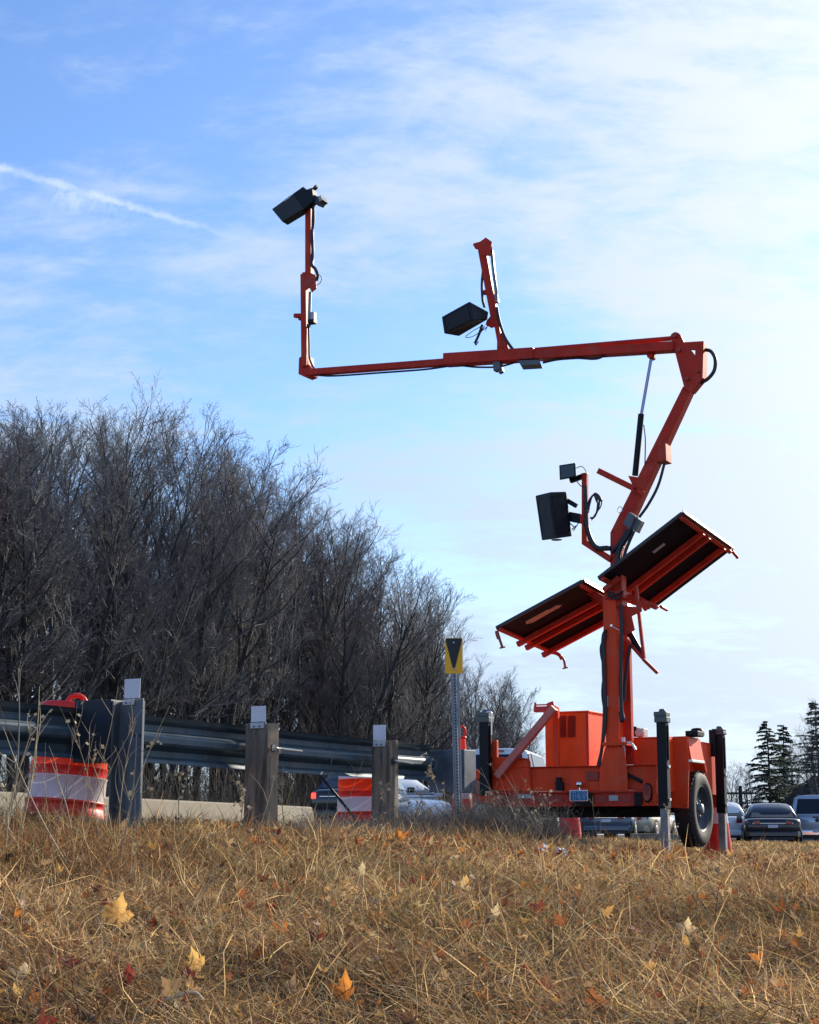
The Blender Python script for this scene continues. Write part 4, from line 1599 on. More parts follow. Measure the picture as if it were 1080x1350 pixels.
def vehicle(name, px, pyb, Y, heading, dims, pt_, label, cat, kind='sedan', group=None, lit=False):
    """dims: length, width, height. local y points to the front"""
    p = at(px, pyb, Y)
    v = thing(name, (p.x, p.y, p.z), heading, label, cat, group)
    L, Wd, H = dims
    hw = Wd / 2
    zb = .26
    if kind == 'sedan':
        belt = .64 * H
        body = [(-L / 2, .42, belt * .93, .86), (-L / 2 + .10, .30, belt * .985, .95), (-L / 2 + .5, zb, belt * 1.02, 1), (-L / 4, zb, belt, 1), (0, zb, belt * .98, 1), (L / 4, zb, belt * .95, 1),
                (L / 2 - .5, zb, belt * .84, .97), (L / 2 - .12, .28, belt * .72, .9), (L / 2, .36, belt * .62, .78)]
        cab = [(-L / 2 + .42, 0, .78), (-L / 2 + 1.35, .95, .70), (-L / 2 + 1.9, 1, .70), (.25, .97, .70), (1.25, 0, .80)]
    elif kind == 'van':
        belt = .60 * H
        body = [(-L / 2, .45, belt, .93), (-L / 2 + .08, .36, belt, .98), (-L / 2 + .5, zb, belt, 1), (0, zb, belt, 1), (L / 4, zb, belt * .98, 1), (L / 2 - .6, zb, belt * .90, .98), (L / 2 - .1, .3, belt * .8, .93), (L / 2, .4, belt * .7, .84)]
        cab = [(-L / 2 + .02, .0, .95), (-L / 2 + .22, .96, .80), (-L / 2 + .6, 1, .80), (.4, .98, .80), (L / 2 - 1.0, 0, .90)]
    else:  # pickup
        belt = .60 * H
        body = [(-L / 2, .48, belt, .95), (-L / 2 + .06, .42, belt * 1.0, .99), (-L / 4, .34, belt, 1), (0, .34, belt, 1), (L / 4, .34, belt * 1.02, 1), (L / 2 - .3, .34, belt * .98, .98), (L / 2, .45, belt * .88, .9)]
        cab = [(-.35, 0, .90), (-.15, .97, .78), (.3, 1, .78), (1.0, .97, .78), (1.9, 0, .86)]
    m = MB()
    vs, fs = [], []
    for (y, z0, z1, s) in body:
        h = hw * s
        zm = z0 + (z1 - z0) * .55
        half = [(h * .86, z0), (h * .97, z0 + .10), (h, zm), (h * .985, z1 - .10), (h * .93, z1 - .025), (h * .80, z1 + .006), (h * .4, z1 + .02)]
        vs += [Vector((x, y, z)) for x, z in half] + [Vector((-x, y, z)) for x, z in half[::-1]]
    k = 14
    nb = len(body)
    for i in range(nb - 1):
        for j in range(k):
            fs.append((i * k + j, i * k + (j + 1) % k, (i + 1) * k + (j + 1) % k, (i + 1) * k + j))
    fs += [tuple(range(k)), tuple(range((nb - 1) * k, nb * k))[::-1]]
    m.add(vs, fs, True)
    # cabin
    rows = []
    for y, t, s in cab:
        hb = hw * (.93 if t == 0 else .955)
        zt_ = belt + (H - belt) * t
        hb2 = hw * s * (1.0 if t else 1.05)
        rows.append((y, belt - .03, zt_, hb, hb2))
    vs, fs = [], []
    for y, z0, z1, hb, h2 in rows:
        flat = z1 - z0 < .06
        pts = [(hb, z0), (hb * .5 + h2 * .5, (z0 + z1) / 2), (h2, z1 - (.02 if flat else .07)), (h2 * .86, z1 - .01), (h2 * .4, z1 + (.0 if flat else .02))]
        if flat: pts = [(hb, z0), (hb * .97, z0 + .02), (hb * .94, z1), (hb * .8, z1 + .005), (hb * .4, z1 + .008)]
        vs += [Vector((x, y, z)) for x, z in pts] + [Vector((-x, y, z)) for x, z in pts[::-1]]
    k = 10
    nr = len(rows)
    for i in range(nr - 1):
        for j in range(k):
            fs.append((i * k + j, i * k + (j + 1) % k, (i + 1) * k + (j + 1) % k, (i + 1) * k + j))
    fs += [tuple(range(k)), tuple(range((nr - 1) * k, nr * k))[::-1]]
    m.add(vs, fs, True)
    bd = m.build('body', pt_, v)
    cv = vs

    def pane(nm, a, b, c, d, sh=.86, sv=.84, mt_=GLASS, up=0.0):
        q = [Vector(x) for x in (a, b, c, d)]
        n = (q[1] - q[0]).cross(q[3] - q[0]).normalized()
        ct = sum(q, Vector()) / 4
        if n.dot(ct - Vector((0, ct.y * .55, belt * .8))) < 0: n = -n
        ex, ez = (q[1] - q[0] + q[2] - q[3]) / 4, (q[3] - q[0] + q[2] - q[1]) / 4
        q = [ct + (x - ct) * .0 + ((x - ct)) * 1.0 for x in q]
        q = [ct + (x - ct) * ((sh + sv) / 2) + n * .012 + ez.normalized() * up for x in q]
        MB().prism([x - n * .03 for x in q], n * .045).build(nm, mt_, v, .003)

    g = lambda i, j: cv[i * k + j]
    mid = lambda i, j: cv[i * k + j]
    # rear window, windscreen
    pane('rear_window', g(0, 2), g(0, 7), g(1, 7), g(1, 2), .86, .86)
    pane('windscreen', g(nr - 1, 2), g(nr - 1, 7), g(nr - 2, 7), g(nr - 2, 2), .9, .9)
    for s in (0, 1):
        jb, jt = (0, 2) if s == 0 else (9, 7)
        up_ = Vector((0, 0, .05))
        pane('side_window', (g(1, jb) + g(0, jb)) / 2 + up_, g(nr // 2, jb) + up_, g(nr // 2, jt), g(1, jt), .9, .9)
        pane('side_window', g(nr // 2, jb) + up_, (g(nr - 1, jb) * .6 + g(nr - 2, jb) * .4) + up_, g(nr - 2, jt), g(nr // 2, jt), .9, .9)
    # wheels
    rw = .34 if kind != 'pickup' else .39
    for y in (-L / 2 + .95, L / 2 - .9):
        for s in (-1, 1):
            m = MB()
            m.lathe([(rw + .07, 0), (rw + .07, .012)], (s * hw - (.006 if s > 0 else .006), y, rw + .02), 'x', 28)
            m.build('wheel_arch', BTRIM, v)
            m = MB().lathe([(rw * .6, -.11), (rw * .94, -.11), (rw, -.07), (rw, .07), (rw * .94, .11), (rw * .6, .11)], (s * (hw - .09), y, rw), 'x', 28, True, True)
            wo = m.build('wheel', TYRE, v)
            m = MB().lathe([(rw * .62, -.112), (rw * .55, -.125), (rw * .2, -.118), (.001, -.12), (.001, .12), (rw * .2, .118), (rw * .55, .125), (rw * .62, .112)], (s * (hw - .09), y, rw), 'x', 20, True, False)
            m.build('rim', HUBC, wo)
    # lamps, bumper, plate
    y0 = -L / 2
    zl = belt * .86
    for s in (-1, 1):
        m = MB()
        if kind == 'sedan':
            m.obox((s * hw * (.68 if not lit else .84), y0 + .05, zl), (hw * (.50 if not lit else .13), .10, .13), Euler((0, 0, s * R(14))))
        elif kind == 'van':
            m.obox((s * hw * .93, y0 + .03, belt * .80), (.12, .12, .42), Euler((0, 0, 0)))
        else:
            m.obox((s * hw * .91, y0 + .02, belt * .80), (.17, .10, .40), Euler((0, 0, 0)))
        m.build('tail_light', mat('lit red lens', (0.5, 0.02, 0.02), 0.2, emit=((1, .05, .03), 2.0)) if lit else TAILRED, v, .02)
        m = MB().obox((s * hw * .66, L / 2 - .10, belt * .58), (hw * .4, .12, .13), Euler((0, 0, -s * R(16))))
        m.build('headlight', CLEARL, v, .02)
        m = MB().obox((s * (hw + .09), L / 4 - .35 if kind != 'pickup' else 1.35, belt + .06), (.18, .10, .13), Euler((0, 0, 0)))
        m.build('door_mirror', pt_, v, .03)
    m = MB().hexa([(-hw * .84, y0 - .05, .34), (hw * .84, y0 - .05, .34), (hw * .84, y0 - .05, .52), (-hw * .84, y0 - .05, .52),
                   (-hw * .95, y0 + .14, .30), (hw * .95, y0 + .14, .30), (hw * .95, y0 + .14, .56), (-hw * .95, y0 + .14, .56)])
    m.build('bumper', pt_ if kind != 'pickup' else CHROME, v, .04)
    m = MB().box(-hw * .75, hw * .75, y0 - .052, y0 + .0, .25, .335)
    m.build('bumper_trim', BTRIM, v, .01)
    zp = belt * .74 if kind != 'pickup' else .5
    m = MB().box(-.16, .16, y0 - .012 - (.042 if kind == 'pickup' else 0), y0 + .02, zp - .05, zp + .05)
    m.build('number_plate', PLATEW, v, .004)
    if kind == 'sedan':
        MB().box(-hw * .7, hw * .7, y0 - .006, y0 + .03, belt * .84, belt * .855).build('boot_trim', CHROME, v, .003)
    if kind == 'van':
        MB().obox((0, cab[1][0] - .03, H - .06), (.5, .03, .04), Euler((0, 0, 0))).build('brake_lamp', TAILRED, v, .005)
    if kind == 'pickup':
        MB().lathe([(.07, -.012), (.07, 0)], (0, y0 - .001, belt * .82), 'y', 18).build('emblem', BTRIM, v)
        MB().box(-hw * .78, hw * .78, y0 - .006, y0 + .01, belt * .955, belt * .965).build('tailgate_seam', BTRIM, v)
        MB().box(-.14, .14, y0 - .016, y0 + .0, belt * .90, belt * .935).build('tailgate_handle', BTRIM, v, .01)
    return v


WHITEC = paint('white car paint', (0.72, 0.73, 0.74), 0)
vehicle('dark_sedan', 1017, 1117, 58, R(-10), (4.9, 1.86, 1.45), paint('dark metallic paint', (0.006, 0.009, 0.018)), 'dark blue sedan seen from behind, parked on the lot at the right', 'car', 'sedan', 'parked cars')
vehicle('silver_pickup', 1080, 1115, 60, R(-14), (5.4, 1.98, 1.75), paint('silver paint', (0.45, 0.50, 0.58), .3), 'silver pickup parked right of the dark sedan at the frame edge', 'pickup', 'pickup', 'parked cars')
vehicle('white_car', 950, 1114, 62, R(-6), (4.6, 1.82, 1.52), WHITEC, 'white car half hidden behind the right outrigger and cone', 'car', 'sedan', 'parked cars')
vehicle('white_van', 672, 1098, 43, R(-12), (5.2, 2.0, 2.0), WHITEC, 'white van with dark rear windows behind the left end of the trailer', 'van', 'van', 'parked cars')
vehicle('white_sedan', 512, 1100, 42, R(-158), (4.7, 1.85, 1.42), WHITEC, 'white car facing the camera beneath the guardrail end plate', 'car', 'sedan', 'cars on the road behind the guardrail')
vehicle('dark_hatchback', 480, 1100, 39, R(-8), (4.3, 1.8, 1.5), paint('black green paint', (0.012, 0.022, 0.022)), 'dark car with a lit red tail light behind the guardrail', 'car', 'sedan', 'cars on the road behind the guardrail', True)
vehicle('beige_sedan', 846, 1109, 62, R(-22), (4.7, 1.82, 1.46), paint('beige paint', (0.55, 0.50, 0.38), .2), 'beige car far off, seen under the right half of the trailer', 'car', 'sedan', 'parked cars')
vehicle('blue_sedan', 808, 1109, 60, R(-12), (4.6, 1.82, 1.46), paint('blue grey paint', (0.06, 0.10, 0.16)), 'blue grey car far off, seen under the middle of the trailer', 'car', 'sedan', 'parked cars')
vehicle('black_sedan', 782, 1106, 66, R(-8), (4.7, 1.82, 1.46), paint('black paint', (0.012, 0.013, 0.016)), 'black car far off, partly behind the cone under the trailer', 'car', 'sedan', 'parked cars')
p_ = at(868, 1110, 34)
m_ = MB().box(-.55, .55, -.15, .15, -.1, .17)
o_ = m_.build('concrete_block', CONC, None, .02)
o_.location = (p_.x, p_.y, zg1(p_.x, p_.y))
o_.rotation_euler = (0, 0, R(-6))
tag(o_, 'low tan concrete block on the ground behind the trailer wheel', 'block')

# ---------------------------------------------------------------- trees
BARK = mat('bark', (0.040, 0.040, 0.044), 0.9, var=0.35, vscale=4, bump=0.4, bscale=20)
TWIG = mat('twigs', (0.165, 0.155, 0.152), 0.85, var=0.3, vscale=1.5)
TWIGR = mat('reddish twigs', (0.14, 0.092, 0.086), 0.85, var=0.3, vscale=1.5)


def tri_tube(V, Fc, p0, p1, r0, r1, seg=3):
    t = p1 - p0
    l = t.length
    if l < 1e-6: return
    t /= l
    a = t.orthogonal().normalized()
    b = t.cross(a)
    o = len(V)
    for p, r in ((p0, r0), (p1, r1)):
        for j in range(seg):
            an = 2 * math.pi * j / seg
            q = p + (a * math.cos(an) + b * math.sin(an)) * r
            V.append((q.x, q.y, q.z))
    for j in range(seg):
        j2 = (j + 1) % seg
        Fc.append((o + j, o + j2, o + seg + j2, o + seg + j))


def mesh_of(name, V, Fc, m):
    me = bpy.data.meshes.new(name)
    me.from_pydata(V, [], Fc)
    me.materials.append(m)
    return me


def bare_tree(seed, h, spread=1.0, nb=17, base=.25, tw=TWIG, stems=1, thick=1.0, tr=.0052):
    rg = random.Random(seed)
    TV, TF, CV, CF = [], [], [], []

    def rv(s):
        return Vector((rg.gauss(0, s), rg.gauss(0, s), rg.gauss(0, s)))

    def grow(p, d, L, r, level):
        ns = (10, 6, 4, 3, 2)[level]
        seg = (7, 4, 3, 3, 3)[level]
        pts = [(p.copy(), r)]
        step = L / ns
        q = p.copy()
        dd = d.copy()
        for i in range(ns):
            dd = (dd + rv((.07, .10, .13, .13, .14)[level]) + Vector((0, 0, (.05, .13, .12, .09, .05)[level]))).normalized()
            q2 = q + dd * step
            t0, t1 = i / ns, (i + 1) / ns
            f = lambda t: r * (1 - t) ** .8 + (tr * .5 if level >= 2 else .012 * h / 12) * t
            tri_tube(TV if level < 2 else CV, TF if level < 2 else CF, q, q2, f(t0), f(t1), seg)
            q = q2
            pts.append((q.copy(), f(t1)))
        if level >= 4: return
        n = (nb, 8, 6, 4)[level]
        for k in range(n):
            t = (base + (1 - base) * (k + rg.random()) / n) if level == 0 else (.18 + .82 * (k + rg.random()) / n)
            i = min(int(t * ns), ns - 1)
            a, b = pts[i], pts[i + 1]
            u = t * ns - i
            o = a[0].lerp(b[0], u)
            rr = a[1] + (b[1] - a[1]) * u
            ax = (b[0] - a[0]).normalized()
            side = ax.cross(rv(1)).normalized()
            ang = R(rg.uniform(24, 54) if level == 0 else rg.uniform(22, 52))
            nd = (ax * math.cos(ang) + side * math.sin(ang)).normalized()
            if level == 0:
                Lc = h * spread * rg.uniform(.22, .36) * (1.02 - .42 * t)
                cr_ = min(rr * .6, .0042 * h * thick)
            else:
                Lc = L * rg.uniform(.34, .60) * (1.1 - .45 * t)
                cr_ = (0, min(rr * .6, .019), tr * 1.1, tr * .8)[level]
            grow(o, nd, Lc, cr_, level + 1)

    for s in range(stems):
        d = Vector((rg.gauss(0, .06), rg.gauss(0, .06), 1)).normalized() if stems == 1 else Vector((math.cos(s * 2.2 + seed) * .28, math.sin(s * 2.2 + seed) * .28, 1)).normalized()
        grow(Vector((0, 0, -.4)) + (Vector((0, 0, 0)) if stems == 1 else Vector((math.cos(s * 2.2) * .12, math.sin(s * 2.2) * .12, 0))), d, h * (.98 - .08 * s), .0135 * h * thick, 0)
    zs = sorted(v[2] for v in CV)
    k = 12.0 / zs[int(len(zs) * .996)]               # crown tip at 12 m
    TV = [tuple(c * k for c in v) for v in TV]
    CV = [tuple(c * k for c in v) for v in CV]
    return mesh_of('trunk', TV, TF, BARK), mesh_of('crown', CV, CF, tw)


PROTO = []
for i in range(8):
    PROTO.append(bare_tree(11 + i, 12.0, spread=(.95, 1.15, .85, 1.05)[i % 4], nb=(17, 20, 16, 18)[i % 4], base=(.30, .22, .38, .16)[i % 4],
                           tw=TWIGR if i == 3 else TWIG, stems=2 if i in (1, 5) else 1, thick=(1, .8, 1.1, .75)[i % 4]))


def place_tree(k, x, y, h, rz, label, group=None, name='bare_tree', z=None, cat='tree', sx=1.0):
    t = thing(name, (x, y, zg1(x, y) if z is None else z), rz, label, cat, group)
    s = h / 12.0
    t.scale = (s * sx, s * sx, s)
    for me, nm in zip(PROTO[k], ('trunk', 'crown')):
        o = bpy.data.objects.new(nm, me)
        COL.objects.link(o)
        o.parent = t
    return t


PROFILE = [(-140, 530), (0, 528), (60, 530), (120, 522), (180, 550), (240, 580), (310, 610), (345, 645), (400, 652), (450, 672), (500, 712), (560, 752), (600, 795), (650, 845), (700, 900), (735, 945)]


def prof_y(px):
    return float(np.interp(px, [p[0] for p in PROFILE], [p[1] for p in PROFILE]))


rg = random.Random(5)
WL = 'bare grey deciduous tree in the dense wood beyond the guardrail'
ntree = 0
for row, (dy, drop, step) in enumerate(((0, 20, 22), (7, 2, 23), (15, 0, 31))):
    px = -330.0 + row * 9
    while px < 715:
        t = (px + 150) / 892.0
        Y = 44 + 60 * max(0, t) ** 1.15 + dy + rg.uniform(-2, 2)
        py = prof_y(px) + drop + rg.uniform(0, 13) + 14 + 26 * min(1, max(0, (px - 350) / 250))
        p = at(px, HOR, Y)
        zg_ = zg1(p.x, p.y)
        h = at(px, py, Y).z - zg_
        if h > 2.0:
            place_tree(rg.randrange(8), p.x, Y, h * 1.02, rg.uniform(0, 6.28), WL, 'bare trees in the wood', z=zg_, sx=min(1.5, max(1.0, 1.15 * (9.5 / h) ** .25)) * rg.uniform(.9, 1.1))
            ntree += 1
        px += step * rg.uniform(.7, 1.3) * (1.0 if px < 450 else .8)

# tangled undergrowth filling the foot of the wood
V, Fc = [], []
rn = random.Random(9)
for k in range(13000):
    px = rn.uniform(-340, 760)
    t = (px + 150) / 892.0
    Y = 40 + 60 * max(0, t) ** 1.15 + rn.uniform(-3, 20)
    x = (px - 540) / FPX * Y
    hh = rn.uniform(.8, 1.0) * (HOR - prof_y(px)) / FPX * Y * rn.choice((.18, .24, .3, .4, .5, .14, .2)) * (.55 if px < 330 else .9)
    z = zg1(x, Y) if k % 25 == 0 or k == 0 else z
    q = Vector((x, Y, EYE - .3))
    d = Vector((rn.gauss(0, .35), rn.gauss(0, .3), 1)).normalized()
    n = 3
    r = rn.uniform(.008, .024)
    for i in range(n):
        q2 = q + d * hh / n
        tri_tube(V, Fc, q, q2, r * (1 - i / n * .8), r * (1 - (i + 1) / n * .8), 3)
        if rn.random() < .8:
            e = (d + Vector((rn.gauss(0, .6), rn.gauss(0, .5), rn.uniform(-.1, .3)))).normalized()
            tri_tube(V, Fc, q2, q2 + e * hh * rn.uniform(.15, .35), r * .5, .003, 3)
        q = q2
        d = (d + Vector((rn.gauss(0, .3), rn.gauss(0, .3), rn.gauss(-.08, .2)))).normalized()
me = mesh_of('undergrowth', V, Fc, mat('undergrowth stems', (0.062, 0.055, 0.05), 0.9, var=0.4, vscale=.6))
o = bpy.data.objects.new('undergrowth', me)
COL.objects.link(o)
tag(o, 'tangled leafless undergrowth at the foot of the wood', 'undergrowth', kind='stuff')


# conifers at the right
def conifer(seed, h, width, sparse, base):
    rg_ = random.Random(seed)
    TV, TF, CV, CF = [], [], [], []
    n = 8
    pts = [Vector((rg_.gauss(0, .04) * i / n, rg_.gauss(0, .04), h * i / n)) for i in range(n + 1)]
    for i in range(n):
        tri_tube(TV, TF, pts[i], pts[i + 1], .016 * h * (1 - i / n) + .015, .016 * h * (1 - (i + 1) / n) + .012, 7)
    z = base * h
    while z < h * .985:
        t = (z - base * h) / (h * (1 - base))
        L0 = width * (1 - t) ** .75 + .12
        for b in range(rg_.choice((4, 5, 6))):
            if rg_.random() < sparse: continue
            a = rg_.uniform(0, 6.28)
            L = L0 * rg_.uniform(.45, 1.2)
            p = Vector((0, 0, z + rg_.uniform(-.1, .1)))
            d = Vector((math.cos(a), math.sin(a), rg_.uniform(-.05, .30)))
            ns = 6
            for i in range(ns):
                q = p + d * (L / ns)
                tri_tube(TV, TF, p, q, .03 * (1 - i / ns) + .006, .03 * (1 - (i + 1) / ns) + .005, 3)
                dens = 3 if i == 0 else 9
                for s in range(int(dens * 1.7)):
                    side = Vector((-d.y, d.x, 0)).normalized() * rg_.choice((-1, 1))
                    e = (side * rg_.uniform(.3, 1) + d * rg_.uniform(.3, .9) + Vector((0, 0, rg_.uniform(-.55, .2)))).normalized()
                    o_ = p.lerp(q, rg_.random())
                    l = rg_.uniform(.12, .32) * (.6 + .5 * (1 - t))
                    wv = e.cross(Vector((rg_.gauss(0, 1), rg_.gauss(0, 1), rg_.gauss(0, 1)))).normalized() * rg_.uniform(.015, .04)
                    k0 = len(CV)
                    for v_ in (o_ - wv * .5, o_ + e * l * .5 - wv, o_ + e * l, o_ + e * l * .5 + wv):
                        CV.append(tuple(v_))
                    CF.append((k0, k0 + 1, k0 + 2, k0 + 3))
                p = q
                d = (d + Vector((rg_.gauss(0, .1), rg_.gauss(0, .1), -.07 + .05 * (i > 3)))).normalized()
        z += h * rg_.uniform(.022, .036)
    return mesh_of('trunk', TV, TF, BARK), mesh_of('crown', CV, CF, mat('needles', (0.085, 0.11, 0.08), 0.8, trans=0.3, var=0.4, vscale=.8))


for px, py, Y, seed, wd_, sp_, bs_, lab in ((1017, 946, 95, 3, 2.2, .08, .10, 'sparse dark conifer, taller of the twin pair behind the dark sedan'),
                                            (1038, 951, 98, 8, 1.8, .08, .12, 'sparse dark conifer, shorter of the twin pair behind the dark sedan'),
                                            (1083, 918, 92, 5, 1.9, .05, .28, 'tall dense conifer cut by the right edge of the picture')):
    p = at(px, HOR, Y)
    z = zg1(p.x, p.y)
    h = at(px, py, Y).z - z
    t = thing('conifer', (p.x, Y, z - .2), 0, lab, 'tree', 'conifers at the right')
    for me, nm in zip(conifer(seed, h, wd_, sp_, bs_), ('trunk', 'crown')):
        o = bpy.data.objects.new(nm, me)
        COL.objects.link(o)
        o.parent = t
for i, (px, py, Y) in enumerate(((945, 1010, 120), (962, 1004, 125), (975, 1016, 130), (990, 1006, 118), (1003, 1012, 128), (1025, 1000, 130), (1047, 985, 105), (1056, 968, 100), (1068, 975, 104), (1090, 960, 99), (1074, 925, 86), (930, 1030, 140), (910, 1045, 150), (1000, 1040, 90), (958, 1045, 95), (984, 1050, 92), (1010, 1052, 100), (1044, 1040, 110))):
    p = at(px, HOR, Y)
    z = zg1(p.x, p.y)
    place_tree((i * 3 + 1) % 8, p.x, Y, at(px, py, Y).z - z, i * 1.7, 'thin bare tree in the far line behind the parked cars at the right', 'bare trees at the right', z=z, sx=1.25)
# utility pole
p = at(978.5, HOR, 110)
z = zg1(p.x, p.y)
h = at(978, 1036, 110).z - z
up_ = thing('utility_pole', (p.x, 110, z), R(-20), 'dark wooden utility pole with one crossarm among the far trees', 'utility pole')
MB().tube([(0, 0, 0), (0, 0, h)], [.16, .12], 8).build('pole', BARK, up_)
ca = MB().box(-.9, .9, -.16, -.06, h - .55, h - .42).build('crossarm', BARK, up_)
MB().tube([(-.8, -.11, h - .42), (-.8, -.11, h - .28)], .04, 6).build('insulator', GREYP, ca)
MB().tube([(.8, -.11, h - .42), (.8, -.11, h - .28)], .04, 6).build('insulator', GREYP, ca)
# house at the right edge
p = at(1096, HOR, 88)
hz_ = zg1(p.x, p.y)
hs_ = thing('house', (p.x, 88, hz_), R(-12), 'dark roofed low house behind the silver pickup at the right edge', 'house')
m_ = MB().box(-2.2, 2.2, 0, 6, 0, 1.9)
m_.build('wall', mat('grey siding', (0.16, 0.16, 0.17), 0.8, var=0.2), hs_)
m_ = MB().prism([(-2.5, -.3, 1.9), (2.5, -.3, 1.9), (1.2, -.3, 2.75), (-1.6, -.3, 2.75)], (0, 6.6, 0))
m_.build('roof', mat('dark shingles', (0.045, 0.04, 0.04), 0.9, var=0.3, vscale=8), hs_)
m_ = MB().box(-1.5, -.5, -.03, -.001, .7, 1.5)
m_.build('window', GLASS, hs_)
# ---------------------------------------------------------------- dry grass
def attr_mat(name, trans=0.35, rough=0.75):
    m = bpy.data.materials.new(name)
    m.use_nodes = True
    n = N(m.node_tree)
    b = m.node_tree.nodes['Principled BSDF']
    at_ = n.n('ShaderNodeAttribute', attribute_name='tone')
    n.l.new(at_.outputs['Color'], b.inputs['Base Color'])
    b.inputs['Roughness'].default_value = rough
    b.inputs['Specular IOR Level'].default_value = 0.25
    tr = n.n('ShaderNodeBsdfTranslucent')
    n.l.new(at_.outputs['Color'], tr.inputs[0])
    mx = n.n('ShaderNodeMixShader')
    mx.inputs[0].default_value = trans
    n.l.new(b.outputs[0], mx.inputs[1])
    n.l.new(tr.outputs[0], mx.inputs[2])
    n.l.new(mx.outputs[0], m.node_tree.nodes['Material Output'].inputs[0])
    return m


GRASSM = attr_mat('dry grass blades', .45)
LITTERM = attr_mat('leaf litter', 0.4, 0.6)
nr = np.random.default_rng(4)


def patch(x, y, s, k):
    return (np.sin(x * s + k) * np.sin(y * s * .8 + k * 2.1) + np.sin(x * s * 2.3 + y * s * 1.1 + k) * .6 + np.sin(y * s * 2.9 - x * s * .9 + 3 * k) * .5) / 2.1


PAL = np.array([(.70, .54, .29), (.45, .295, .14), (.28, .165, .075), (.12, .066, .034), (.26, .11, .05), (.20, .20, .07), (.31, .27, .20), (.09, .065, .045)])


def blades(name, x, y, length, width, elev, curl, h0, label, pal_w, green=0.0, flow=0.0):
    n = len(x)
    az = nr.uniform(0, 2 * np.pi, n)
    if flow:
        fa = 2.2 + 1.2 * patch(x, y, 1.1, 2.0)
        az = np.where(nr.random(n) < flow, fa + nr.normal(0, .5, n), az)
    z = zg(x, y) + h0
    S = 4
    pts = np.zeros((n, S, 3))
    p = np.stack([x, y, z], 1)
    el = elev.copy()
    for s in range(S):
        pts[:, s] = p
        d = np.stack([np.cos(az) * np.cos(el), np.sin(az) * np.cos(el), np.sin(el)], 1)
        p = p + d * (length / (S - 1))[:, None]
        el = el - curl
        az = az + nr.normal(0, .42, n)
    floor = zg(pts[:, -1, 0], pts[:, -1, 1]) + .006
    for s in (2, 3):
        pts[:, s, 2] = np.maximum(pts[:, s, 2], floor + nr.uniform(0, .02, n))
    wa = nr.uniform(0, 2 * np.pi, n)
    side = np.stack([np.cos(wa), np.sin(wa), nr.normal(0, .5, n)], 1)
    side /= np.linalg.norm(side, axis=1)[:, None]
    prof = np.array([.8, 1.0, .75, .12])
    off = side[:, None, :] * (width[:, None] * prof[None] / 2)[..., None]
    V = np.stack([pts - off, pts + off], 2).reshape(n * S * 2, 3)
    b = (np.arange(n) * S * 2)[:, None]
    q = []
    for s in range(S - 1):
        q.append(np.stack([b[:, 0] + 2 * s, b[:, 0] + 2 * s + 1, b[:, 0] + 2 * s + 3, b[:, 0] + 2 * s + 2], 1))
    Fq = np.stack(q, 1).reshape(-1, 4)
    me = bpy.data.meshes.new(name)
    me.vertices.add(len(V))
    me.vertices.foreach_set('co', V.astype(np.float32).ravel())
    me.loops.add(len(Fq) * 4)
    me.loops.foreach_set('vertex_index', Fq.astype(np.int32).ravel())
    me.polygons.add(len(Fq))
    me.polygons.foreach_set('loop_start', (np.arange(len(Fq)) * 4).astype(np.int32))
    me.polygons.foreach_set('loop_total', np.full(len(Fq), 4, np.int32))
    me.polygons.foreach_set('use_smooth', np.ones(len(Fq), bool))
    wgt = np.array(pal_w, float)
    W_ = np.tile(wgt, (n, 1))
    g = np.clip(patch(x, y, .9, 1.0) + .1, 0, 1)
    rd = np.clip(patch(x, y, 1.7, 4.0), 0, 1)
    W_[:, 5] += green * g * .55
    W_[:, 4] += .35 * rd
    W_[:, 3] += .5 * np.clip(patch(x, y, 2.6, 7.0), 0, 1)
    W_[:, 7] += .4 * np.clip(patch(x, y, 3.1, 5.0) - .1, 0, 1)
    W_ /= W_.sum(1, keepdims=True)
    idx = (W_.cumsum(1) < nr.random(n)[:, None]).sum(1)
    c = PAL[np.clip(idx, 0, 7)] * np.array([1.10, 1.02, .93]) * np.clip(1.0 + .5 * patch(x, y, 1.4, 9.0), .6, 1.5)[:, None] * nr.uniform(.5, 1.22, n)[:, None]
    colr = np.ones((n, S * 2, 4), np.float32)
    colr[:, :, :3] = c[:, None, :]
    a = me.attributes.new('tone', 'FLOAT_COLOR', 'POINT')
    a.data.foreach_set('color', colr.ravel())
    me.materials.append(GRASSM)
    me.update()
    me.validate()
    o = bpy.data.objects.new(name, me)
    COL.objects.link(o)
    return tag(o, label, 'grass', kind='stuff')


def wedge(n, y0, y1, pw=1.0, mx=1.25, k=.272):
    n = int(n * 1.4)
    y = np.sqrt(nr.uniform(y0 ** 2, y1 ** 2, n)) if pw == 1 else (nr.uniform(y0 ** pw, y1 ** pw, n)) ** (1 / pw)
    x = nr.uniform(-1, 1, n) * (k * y + mx)
    return x, y


def keep(x, y, s, k, thr):
    m = patch(x, y, s, k) + nr.normal(0, .25, len(x)) > thr
    return x[m], y[m]


def clear_road(x, y):
    P = np.stack([x - GO.x, y - GO.y], 1)
    u = P @ np.array([U.x, U.y])
    w = P @ np.array([W.x, W.y])
    m = u - bend(w) > -1.1 + nr.normal(0, .15, len(x))
    return x[m], y[m]


base_w = (.17, .24, .26, .14, .09, .02, .10, .06)
